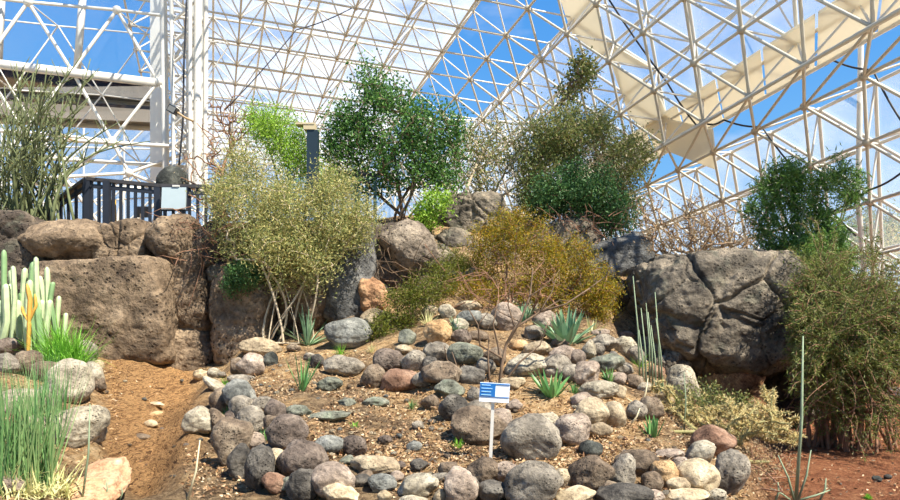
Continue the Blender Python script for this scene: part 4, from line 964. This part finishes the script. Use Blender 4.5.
shrub('palm_like_tree','dark green tree seen through the frame at the far right','tree',P(875,330,24),[(872,235,24,24,24,1.2),(845,250,24,20,24,1.2)],130,1,'l_deep','bark',41,60,.24,(.1,.2),.05,.3,.08,.01)
# spindly stems at the far left
def spindly():
    rng=np.random.default_rng(50);b=P(28,222,12.6);root=empty('spindly_shrub',b,'tall spindly green stemmed shrub at the left in front of the railing','shrub');g=Geo();lp=[];ld=[]
    for k in range(58):
        x0=rng.normal(28,20);a=P(x0,226,12.6+rng.normal()*.3);tx=x0+rng.normal(8,38);ty=rng.uniform(55,170)
        c=P(np.clip(tx,-40,150),ty,12.6+rng.normal()*.6);s=rng.normal(size=3)*.16;pts=[]
        m=9
        for i in range(m+1):
            t=i/m;q=a*(1-t)+c*t+s*math.sin(math.pi*t)+np.array([-(c-a)[0]*.25*math.sin(math.pi*t),0,.06*math.sin(3*t)]);pts.append(q)
        r=rng.uniform(.012,.036);tube(g,pts,np.linspace(r,.009,m+1),5)
        for i in range(3,m):
            for _ in range(2):
                if rng.random()<.75:
                    d=rng.normal(size=3)*[.6,.4,.2]+[0,0,.9];d/=np.linalg.norm(d);l=rng.uniform(.15,.5);tube(g,[pts[i],pts[i]+d*l*.5+[0,0,.01],pts[i]+d*l],[.009,.008,.005],4)
                    for u in range(7):lp.append(pts[i]+d*l*rng.random());ld.append(d+rng.normal(size=3)*.6)
    obj('stems',g,M['barkg'],root);g=Geo();leaves(g,np.array(lp),np.array(ld),.045,.014,rng);obj('foliage',g,M['l_olive'],root)
    shrub('yellow_shrub','low olive undergrowth behind the railing at the left edge','shrub',P(10,226,13.2),[(10,212,26,14,13.2,.4)],40,1,'l_olive','barkg',51,40,.12,(.05,.08),.02)
spindly()
def thicket(label,px0,px1,py0,py1,Y,n,mat,seed,bark='barkp'):
    """bare twigs fanning out over a rock"""
    rng=np.random.default_rng(seed);root=empty('dry_twigs',P((px0+px1)/2,py1,Y),label,'twigs','dead twigs over the rocks');g=Geo()
    for k in range(n):
        a=P(rng.uniform(px0,px1),rng.uniform(py0,py1),Y+rng.normal()*.1);d=rng.normal(size=3)*[1,.5,.8];d/=np.linalg.norm(d);l=rng.uniform(.25,.8);s=rng.normal(size=3)*.1
        tube(g,[a,a+d*l*.35+s,a+d*l*.7+s*.8,a+d*l+[0,0,-.1*l]],[.008,.006,.005,.003],4,cap=False)
    obj('twigs',g,M[mat],root)
thicket('tangle of pale dead twigs below the overhanging pitted boulder',378,440,240,290,11.9,34,'bark',61)
thicket('pale dead twigs draped over the round boulder under the grey panel',175,232,205,262,11.1,34,'barkr',62)
thicket('arching grey twigs across the upper rocks below the yellow green shrub',440,545,270,310,11.,30,'barkr',63)
thicket('dry twigs under the big olive brown bush at the ridge',540,620,215,240,13.8,50,'barkr',64)
# slender sapling in front
def sapling():
    rng=np.random.default_rng(70);b=onground(499,386);Y=b[1];root=empty('sapling',b,'bare forked sapling standing behind the blue and white sign','tree')
    g=Geo()
    for pts,r in [([(499,388),(502,365),(506,345),(515,328),(540,312),(566,304),(590,288)],.016),([(502,366),(498,345),(493,325),(498,300)],.012),([(506,345),(520,322),(530,296),(533,268)],.012),([(502,358),(480,345),(478,325),(468,308)],.01),([(490,386),(488,360),(489,335)],.012),([(503,384),(520,362),(540,345),(548,322)],.01),([(515,328),(508,305),(510,285)],.008),([(540,312),(560,300),(575,302)],.007),([(540,312),(552,292),(556,278)],.006),([(520,322),(500,312),(486,300)],.006),([(486,386),(474,372),(458,370),(452,352)],.011),([(458,370),(447,360),(444,345)],.008),([(530,296),(545,286),(560,270)],.005),([(468,308),(460,298),(452,296)],.004),([(590,288),(606,276),(612,262)],.005),([(478,325),(488,312),(490,300)],.005)]:
        q=[P(x,y,Y+.0+rng.normal()*.05) for x,y in pts];fine=[]
        for a,c in zip(q[:-1],q[1:]):
            for t in np.linspace(0,1,4)[:-1]:fine.append(a*(1-t)+c*t)
        fine.append(q[-1]);tube(g,fine,np.linspace(r,r*.4,len(fine))*1.45,6)
    for k in range(90):
        x,y=rng.uniform(470,585),rng.uniform(268,345)
        a=P(x,y,Y+rng.normal()*.2);d=rng.normal(size=3);d[2]=abs(d[2])
        tube(g,[a,a+d*.05,a+d*.11+rng.normal(size=3)*.02],[.003,.002,.001],3,cap=False)
    obj('trunk',g,M['bark'],root)
sapling()
# rosettes
def rosette(name,label,px,py,hpx,n,mat,seed,W=.05,spread=1.,droop=.2,wpx=None,group=None,cat='succulent',k=6):
    rng=np.random.default_rng(seed);b=onground(px,py);Y=b[1];H=hpx/F*Y;g=Geo()
    for i in range(n):
        a=rng.uniform(0,2*np.pi);el=rng.uniform(.15,1.);tilt=spread*(1-el)+.12
        d=np.array([math.cos(a)*math.sin(tilt),math.sin(a)*math.sin(tilt),math.cos(tilt)])
        blade(g,b+np.array([math.cos(a),math.sin(a),0])*W*.5+[0,0,-.02],d,H*rng.uniform(.75,1.08),W*rng.uniform(.75,1.15),droop*rng.uniform(.2,1.2)*(1-el),k)
    return tag(obj(name,g,M[mat],origin=b,smooth=False),label,cat,group)
rosette('agave','big blue green agave with pale striped leaves right of the mound centre',566,344,40,40,'agave',81,.105,1.1,.15)
rosette('aloe','small green aloe with pointed leaves in the middle of the mound above the sand',551,397,34,26,'aloe',82,.065,.95,.15)
rosette('aloe','small spiky aloe beside the long greenish grey slab',610,383,18,20,'aloe',83,.035,.95,.1)
rosette('aloe','green aloe standing on the slope above the long brown rough stone',653,438,26,18,'aloe',84,.045,.85,.1)
rosette('strap_leaved_plant','long narrow leaved green plant on the soil left of centre',302,391,44,16,'aloe',85,.028,.75,.35)
rosette('agave','dark strappy agave at the cliff foot below the feathery shrub',308,344,40,26,'agave',86,.045,1.25,.45)
rosette('grass_tuft','small bright green grass tuft beside the big smooth grey boulder',341,355,16,60,'grass',87,.008,1.2,.5,cat='grass')
rosette('agave','slim upright striped agave behind the leaning pale stone',524,322,24,14,'agave',88,.06,.7,.1)
rosette('seedling','little bright green seedling left of the big brown grey boulder',458,448,14,14,'grass',89,.02,.8,.1,cat='plant')
rosette('seedling','tiny yellow green seedling in the litter left of centre',355,428,10,12,'grass',90,.016,1.,.1,cat='plant')
rosette('grass_tuft','low grass tuft beside the middle aloe on its right',574,393,13,24,'aloe',91,.02,1.1,.3,cat='grass')
rosette('grass_tuft','sparse grass tuft on the sand below the reddish brown stone',412,408,12,40,'rush',92,.01,1.2,.4,cat='grass')
rosette('weed','little green weed on top of the flat lichen green stone',332,384,9,30,'grass',93,.014,1.3,.2,cat='plant')
rosette('weed','small weed growing between the egg shaped and the purple pitted stone',266,440,16,24,'aloe',94,.014,1.,.2,cat='plant')
rosette('weed','weed on the gully side of the largest brown boulder',228,418,16,24,'aloe',95,.014,1.1,.2,cat='plant')
rosette('weed','small green weed at the top of the gully wall beside the thin slab',226,388,16,24,'grass',96,.012,1.1,.2,cat='plant')
rosette('grass_tuft','pale grass tuft between the big smooth grey boulder and the mossy low shrub',372,352,12,50,'straw',97,.008,1.3,.5,cat='grass')
rosette('grass_tuft','dull green tuft beside the tall grey stalks at their foot',640,368,20,40,'grass',98,.016,1.1,.3,cat='grass')
rosette('aloe','grey green rosette between the golden cactus and the tall stalks',664,398,26,40,'agave',99,.014,1.2,.5)
rosette('agave','pale aloe with yellowed hanging leaves right of the striped agave',592,332,20,12,'straw',100,.05,1.3,.4)
rosette('grass_tuft','green grass patch at the bottom right of the path',868,497,6,160,'grass',101,.006,1.45,.3,cat='grass')
rosette('agave','small green and white rosette on the upper terrace near the orange tan stone',456,330,18,26,'agave',102,.03,1.2,.3)
rosette('grass_tuft','small pale green plant between the mossy shrub and the whitish stone',428,326,20,40,'straw',103,.014,1.1,.3,cat='grass')
# bright grass and rushes on the left bank
def clump(name,label,x0,x1,pyb,hmin,hmax,n,mat,seed,W,lean=.25,droop=.15,cat='grass',Y=None):
    rng=np.random.default_rng(seed);g=Geo();c=None
    for i in range(n):
        px=rng.uniform(x0,x1);yy=hit(px,pyb+rng.uniform(-8,8)) if Y is None else Y+rng.normal()*.12
        b=P(px,pyb,yy);b[2]=ground(b[0],b[1])-.01
        if c is None:c=b
        h=rng.uniform(hmin,hmax)/F*yy;d=np.array([rng.normal()*lean,rng.normal()*lean,1.])
        blade(g,b,d,h,W*rng.uniform(.7,1.3),droop*rng.uniform(0,1.5),7)
    return tag(obj(name,g,M[mat],origin=c,smooth=False),label,cat)
clump('grass_clump','bright green fountain grass on the left bank below the pale cactus',50,80,366,40,68,520,'grass',110,.016,.42,.5,Y=9.5)
clump('rushes','tall dense blue green rushes at the left edge',-12,52,488,60,150,330,'rush',111,.012,.17,.1)
clump('rushes','sparser grey green rushes standing right of the dense ones',28,66,440,50,110,70,'rush',112,.012,.14,.05)
clump('straw_grass','pale yellow bent grass at the foot of the rushes',4,74,494,20,58,260,'straw',113,.014,.6,.6)
def stalks(label,L,mat,r,name='stalk',cat='stalk'):
    g=Geo();o=None
    for (x0,y0,x1,y1,dy) in L:
        a=onground(x0,min(y0,508));Y=a[1]+dy;a=P(x0,y0,Y);a[2]=min(a[2],ground(a[0],a[1])-.0);c=P(x1,y1,Y);o=a if o is None else o
        m=(a+c)/2+[.02,0,0];tube(g,[a,m,c],[r,r*.85,r*.4],6)
    return tag(obj(name,g,M[mat],origin=o),label,cat)
M['stalk']=plain('stalk_green',(132,146,112),.7,0,.2,12);M['stalkp']=plain('stalk_pale',(214,200,158),.7,0,.15,12)
stalks('thin grey green stalk with a reddish tip in front of the big flat boulder',[(82,502,90,404,0)],'stalk',.009)
stalks('pale broken stalk sticking out of the soil in the gully mouth',[(187,502,200,440,0)],'stalkp',.01)
stalks('cluster of tall thin grey stalks in front of the big cliff block',[(640+k*3.2,384+(k%3)*3,(633,639,641,646,648,651,655,656)[k]+0,(276,330,308,303,312,325,292,318)[k],0) for k in range(8)],'stalk',.013,'tall_stalks')
stalks('tall single green stem crossing the drooping bush at the right',[(796,500,803,336,0)],'stalk',.016)
stalks('group of short green stems around the foot of the tall single stem',[(794,500,778,455,0),(798,500,811,450,0),(800,500,830,490,0),(790,500,770,488,0),(820,500,826,478,0),(775,502,778,482,.0)],'stalk',.011,'short_stems')
stalks('slender stem rising left of the golden cactus',[(684,430,684,372,0)],'stalk',.009)
stalks('two thin dead stalks in front of the sandstone ledge',[(104,500,106,480,0),(119,502,121,484,0)],'stalk',.008,'dead_stalks')
stalks('bent white dry twig on the slope right of the upright tan stone',[(640,408,626,398,0),(640,408,648,378,0),(648,378,636,382,0),(630,425,640,408,0)],'stalkp',.011,'dry_twig','twigs')
# columnar cactus
def column_mesh(g,pts,r,ribs=7,mat=0):
    pts=np.asarray(pts,float);k=ribs*4;a=np.arange(k)/k*2*np.pi;n=len(pts);V=[]
    rad=1-.2*(np.cos(a*ribs)*.5+.5)
    for i in range(n):
        rr=r*(1 if i<n-2 else (.8 if i==n-2 else .3))*(1 if i>0 else .8)
        V.append(pts[i]+rr*rad[:,None]*np.stack([np.cos(a),np.sin(a),0*a],1))
    V=np.concatenate(V);i=np.arange(k);j=(i+1)%k;q=[np.stack([i+s*k,j+s*k,j+(s+1)*k,i+(s+1)*k],1) for s in range(n-1)]
    V=np.concatenate([V,[pts[-1]+[0,0,r*.1]]]);f=np.stack([i+(n-1)*k,j+(n-1)*k,np.full(k,n*k)],1);g.add(V,f,np.concatenate(q),mat)
M['cactus']=plain('cactus_skin',(182,196,146),.6,0,.2,9);M['cactusg']=plain('cactus_green',(128,158,104),.6,0,.15,9);M['cactuso']=plain('cactus_dead',(206,154,62),.7,0,.2,9)
def cactus():
    b=P(30,345,10.3);root=empty('columnar_cactus',b,'clump of pale whitish green columnar cactus on the left bank','cactus')
    L=[(4,250,5.5,300),(11,270,6,300),(13,266,5,298),(25,268,6,305),(33,262,6,300),(36,257,5,290),(40,276,5,300),(47,267,5.5,318),(53,282,5,300),(59,296,5,326),(6,284,8,322),(10,284,6,330),(22,292,7,320),(30,280,7,325),(42,300,8,330),(18,300,7,335),(36,292,7,330),(2,300,7,330),(50,300,6,325),(66,313,4.5,332),(-6,262,7,330)]
    for k,(x,y,r,yb) in enumerate(L):
        Y=10.2+.25*math.sin(k*2.3);t=P(x,y,Y);m=P(x+math.sin(k*1.3)*3.5,yb,Y);z=P(x+math.sin(k*1.7)*9,360,Y+.1)
        g=Geo();pts=[z*(1-u)+m*u for u in(0,.5)]+[m*(1-u)+t*u for u in(0,.3,.6,.85,.96,1)];column_mesh(g,pts,r*.5/F*Y*.98,6);obj('stem',g,M['cactus' if k%4 else 'cactusg'],root)
    b=P(28,350,9.7);root=empty('dead_cactus',b,'orange yellow withered cactus stem in front of the pale cactus clump','cactus')
    for pts,r in(([(28,352),(29,330),(29,318)],4),([(29,322),(30,300),(27,284)],4.5),([(29,322),(36,306),(35,294)],3),([(29,322),(23,312),(22,306)],3)):
        q=[P(x,y,9.7) for x,y in pts];f=[]
        for a,c in zip(q[:-1],q[1:]):f+=[a*(1-u)+c*u for u in(0,.25,.5,.75)]
        f.append(q[-1]);g=Geo();column_mesh(g,f,r*.5/F*9*1.1,6);obj('stem',g,M['cactuso'],root)
cactus()
M['cholla']=plain('cholla_joint',(140,132,80),.7,0,.15,14);M['spine']=leafmat('cholla_spine',[(214,190,126),(232,214,156),(186,158,96)],.2)
def cholla(label,E_,base,n,seed,group=None):
    rng=np.random.default_rng(seed);root=empty('cholla_cactus',base,label,'cactus',group)
    T=ell(rng,n,E_);p0,p1,r0,r1,ends,_=arbor(rng,[base,base+[.3,0,0],base+[-.3,.1,0]],T,.09,.15,.012,.028,.12,expo=.2)
    g=Geo();V,Q=frusta(p0,p1,np.maximum(r0,.015),np.maximum(r1,.015)*.85,6);g.add(V,None,Q);obj('joints',g,M['cholla'],root)
    g=Geo();k=np.repeat(np.arange(len(p0)),30);t=rng.random(len(k))[:,None];pos=p0[k]*(1-t)+p1[k]*t;d=rng.normal(size=pos.shape)
    leaves(g,pos,d,rng.uniform(.035,.07,len(k)),.007,rng,.1);obj('spines',g,M['spine'],root)
b=onground(740,462)
cholla('golden spiny branching cactus spreading in front of the cave',[(735,420,40,24,7.9,.45),(765,425,34,22,7.8,.4),(700,410,30,20,8.2,.4),(770,395,6,12,7.9,.15),(790,440,18,8,7.7,.2),(715,440,30,12,7.8,.3),(745,412,30,12,8.1,.3),(775,410,18,14,7.9,.3)],b,300,120)
shrub('leafy_weed','light green leafy weed growing among the golden cactus','shrub',onground(725,440),[(708,398,16,16,8.4,.3),(735,404,22,10,8.4,.3),(690,402,14,16,8.3,.3)],80,1,'l_olive','barkg',121,22,.05,(.02,.04),.018,0,.01,.003,nb=3,bs=.1)
cholla('dull yellowish low cactus left of the golden one',[(672,412,20,14,8.6,.25),(662,395,14,14,8.8,.2)],onground(672,432),60,122)
shrub('dry_undergrowth','brown dead undergrowth at the foot of the golden cactus','shrub',onground(750,470),[(755,458,46,14,7.4,.3),(735,470,30,12,7.2,.25)],90,1,'l_dry','barkr',123,18,.05,(.02,.04),.01,0,.01,.003,.3,nb=6,bs=.4)
# ------------------------------------------------------------------ railing and fittings
M['rail']=plain('rail_paint',(34,38,46),.55,0,.12,8);M['railtop']=plain('rail_top',(58,54,52),.6,0,.15,6)
def railing():
    Y=12.75;root=empty('railing',P(120,228,Y),'dark blue grey deck railing above the left cliff','railing')
    top=[(50,206),(88,179),(161,186),(218,187)];bot=[(50,232),(88,232),(161,232),(218,232)]
    Yk=[13.4,12.75,12.75,12.9]
    for k in range(3):
        a,c=P(*top[k],Yk[k]),P(*top[k+1],Yk[k+1]);g=Geo();beam(g,a,c,.12,.06);obj('top_rail',g,M['railtop'],root,smooth=False)
        g=Geo();beam(g,a-[0,0,.12],c-[0,0,.12],.05,.07);obj('upper_rail',g,M['rail'],root,smooth=False)
        g=Geo();beam(g,P(bot[k][0],228,Yk[k]),P(bot[k+1][0],228,Yk[k+1]),.05,.07);obj('lower_rail',g,M['rail'],root,smooth=False)
        n=(5,10,7)[k]
        for i in range(n):
            t=(i+.5)/n;p=a*(1-t)+c*t;g=Geo();beam(g,[p[0],p[1],P(0,234,Y)[2]],p-[0,0,.03],.045,.045);obj('baluster',g,M['rail'],root,smooth=False)
    for px,py,Y_ in((50,206,13.4),(88,179,12.75),(107,181,12.7),(158,186,12.75),(218,187,12.9)):
        p=P(px,py,Y_);g=Geo();beam(g,[p[0],p[1],P(0,236,Y)[2]],p,.11,.11);obj('post',g,M['rail'],root,smooth=False)
    p=P(143,212,12.9);g=Geo();box(g,p,(.26,.03,.2));tag(obj('info_plate',g,plain('plate_brown',(128,112,94),.6),smooth=False),'small brownish plate behind the balusters left of the grey panel','plate')
railing()
def panel():
    c=P(174,198.5,12.55);r=empty('display_panel',c-[0,0,.3],'pale grey rectangular panel on a dark frame at the railing','panel')
    g=Geo();box(g,c,(24/F*12.55,.04,22/F*12.55),R=np.array([[1,0,0],[0,1,.1],[0,-.1,1]]));obj('panel_face',g,plain('panel_grey',(172,184,182),.4,0,.03),r,smooth=False)
    g=Geo();box(g,c+[0,.035,0],(26/F*12.55,.03,24.5/F*12.55));beam(g,P(165,232,12.6),P(165,190,12.6),.05,.05);beam(g,P(184,232,12.6),P(184,190,12.6),.05,.05);obj('frame',g,M['rail'],r,smooth=False)
    g=Geo();box(g,P(176,186,12.55),(.12,.04,.03));obj('clip',g,M['white'],r,smooth=False)
panel()
g=Geo();tube(g,[P(114,232,13.),P(113,200,13.)],.055,8);tag(obj('yellow_post',g,plain('yellow_paint',(206,160,46),.5,0,.1)),'yellow painted post showing between the railing balusters','post')
o=stone(991,173,186,34,40,'black','dark dome shaped rock behind the railing and the grey panel',name='boulder',cat='boulder',Y=13.6,sub=4)
def back_rail():
    Y=13.9;r=empty('railing',P(352,222,Y),'short teal grey railing half hidden between the feathery shrub and the dark green tree','railing')
    g=Geo();beam(g,P(325,171,Y),P(380,176,Y),.12,.06);obj('top_rail',g,M['railtop'],r,smooth=False)
    mt=plain('rail_teal',(64,96,96),.6,0,.15)
    for x in(330,343,357,367,375):
        g=Geo();beam(g,P(x,226,Y),P(x,175,Y),.06 if x!=357 else .13,.06);obj('post' if x==357 else 'baluster',g,mt,r,smooth=False)
back_rail()
c=P(313,150,12.9);r=empty('lamp_post',P(313,205,12.9),'dark post with a tan cap beside the bright yellow green bush','post')
g=Geo();beam(g,P(313,205,12.9),P(313,131,12.9),.2,.16);obj('pole',g,plain('post_dark',(22,40,48),.5,0,.1),r,smooth=False)
g=Geo();box(g,P(310,128,12.9),(.2,.2,.1));box(g,P(306,125,12.9),(.34,.22,.03));obj('cap',g,plain('cap_tan',(190,172,134),.6),r,smooth=False)
# sign
def sign():
    b=onground(490,462);Y=b[1];r=empty('plant_sign',b,'small blue and white plant sign on a thin white stake in front of the sapling','sign')
    g=Geo();c=P(494.5,392.5,Y-.06)
    beam(g,b-[0,0,.08],P(493,402,Y-.03),.028,.014);obj('stake',g,M['white'],r,smooth=False)
    an=math.radians(3.5);R0=np.array([[math.cos(an),0,math.sin(an)],[0,1,0],[-math.sin(an),0,math.cos(an)]]);s=Y/F
    R=R0
    g=Geo();box(g,c,(29.5*s,.012,19*s),R=R);obj('board',g,plain('sign_white',(226,232,238),.4,0,.02),r,smooth=False)
    def pt(dx,dz,dy=-.009):return c+R@np.array([dx*s,dy,dz*s])
    g=Geo();box(g,pt(-7.,2.2),(15.4*s,.006,13.4*s),R=R);box(g,pt(7.6,8.4),(13.9*s,.006,1.1*s),R=R);box(g,pt(7.6,-4.2),(13.9*s,.006,.5*s),R=R);bp_=obj('blue_panel',g,plain('sign_blue',(22,100,164),.4,0,.03),r,smooth=False)
    g=Geo()
    for k,(w_,x_) in enumerate(((9,-8.6),(11,-7.8),(9.5,-8.4),(10,-8.2))):box(g,pt(x_,7.-k*3.2,-.014),(w_*s,.004,.9*s),R=R)
    obj('text_lines',g,plain('sign_text',(150,196,232),.4),r,smooth=False)
sign()
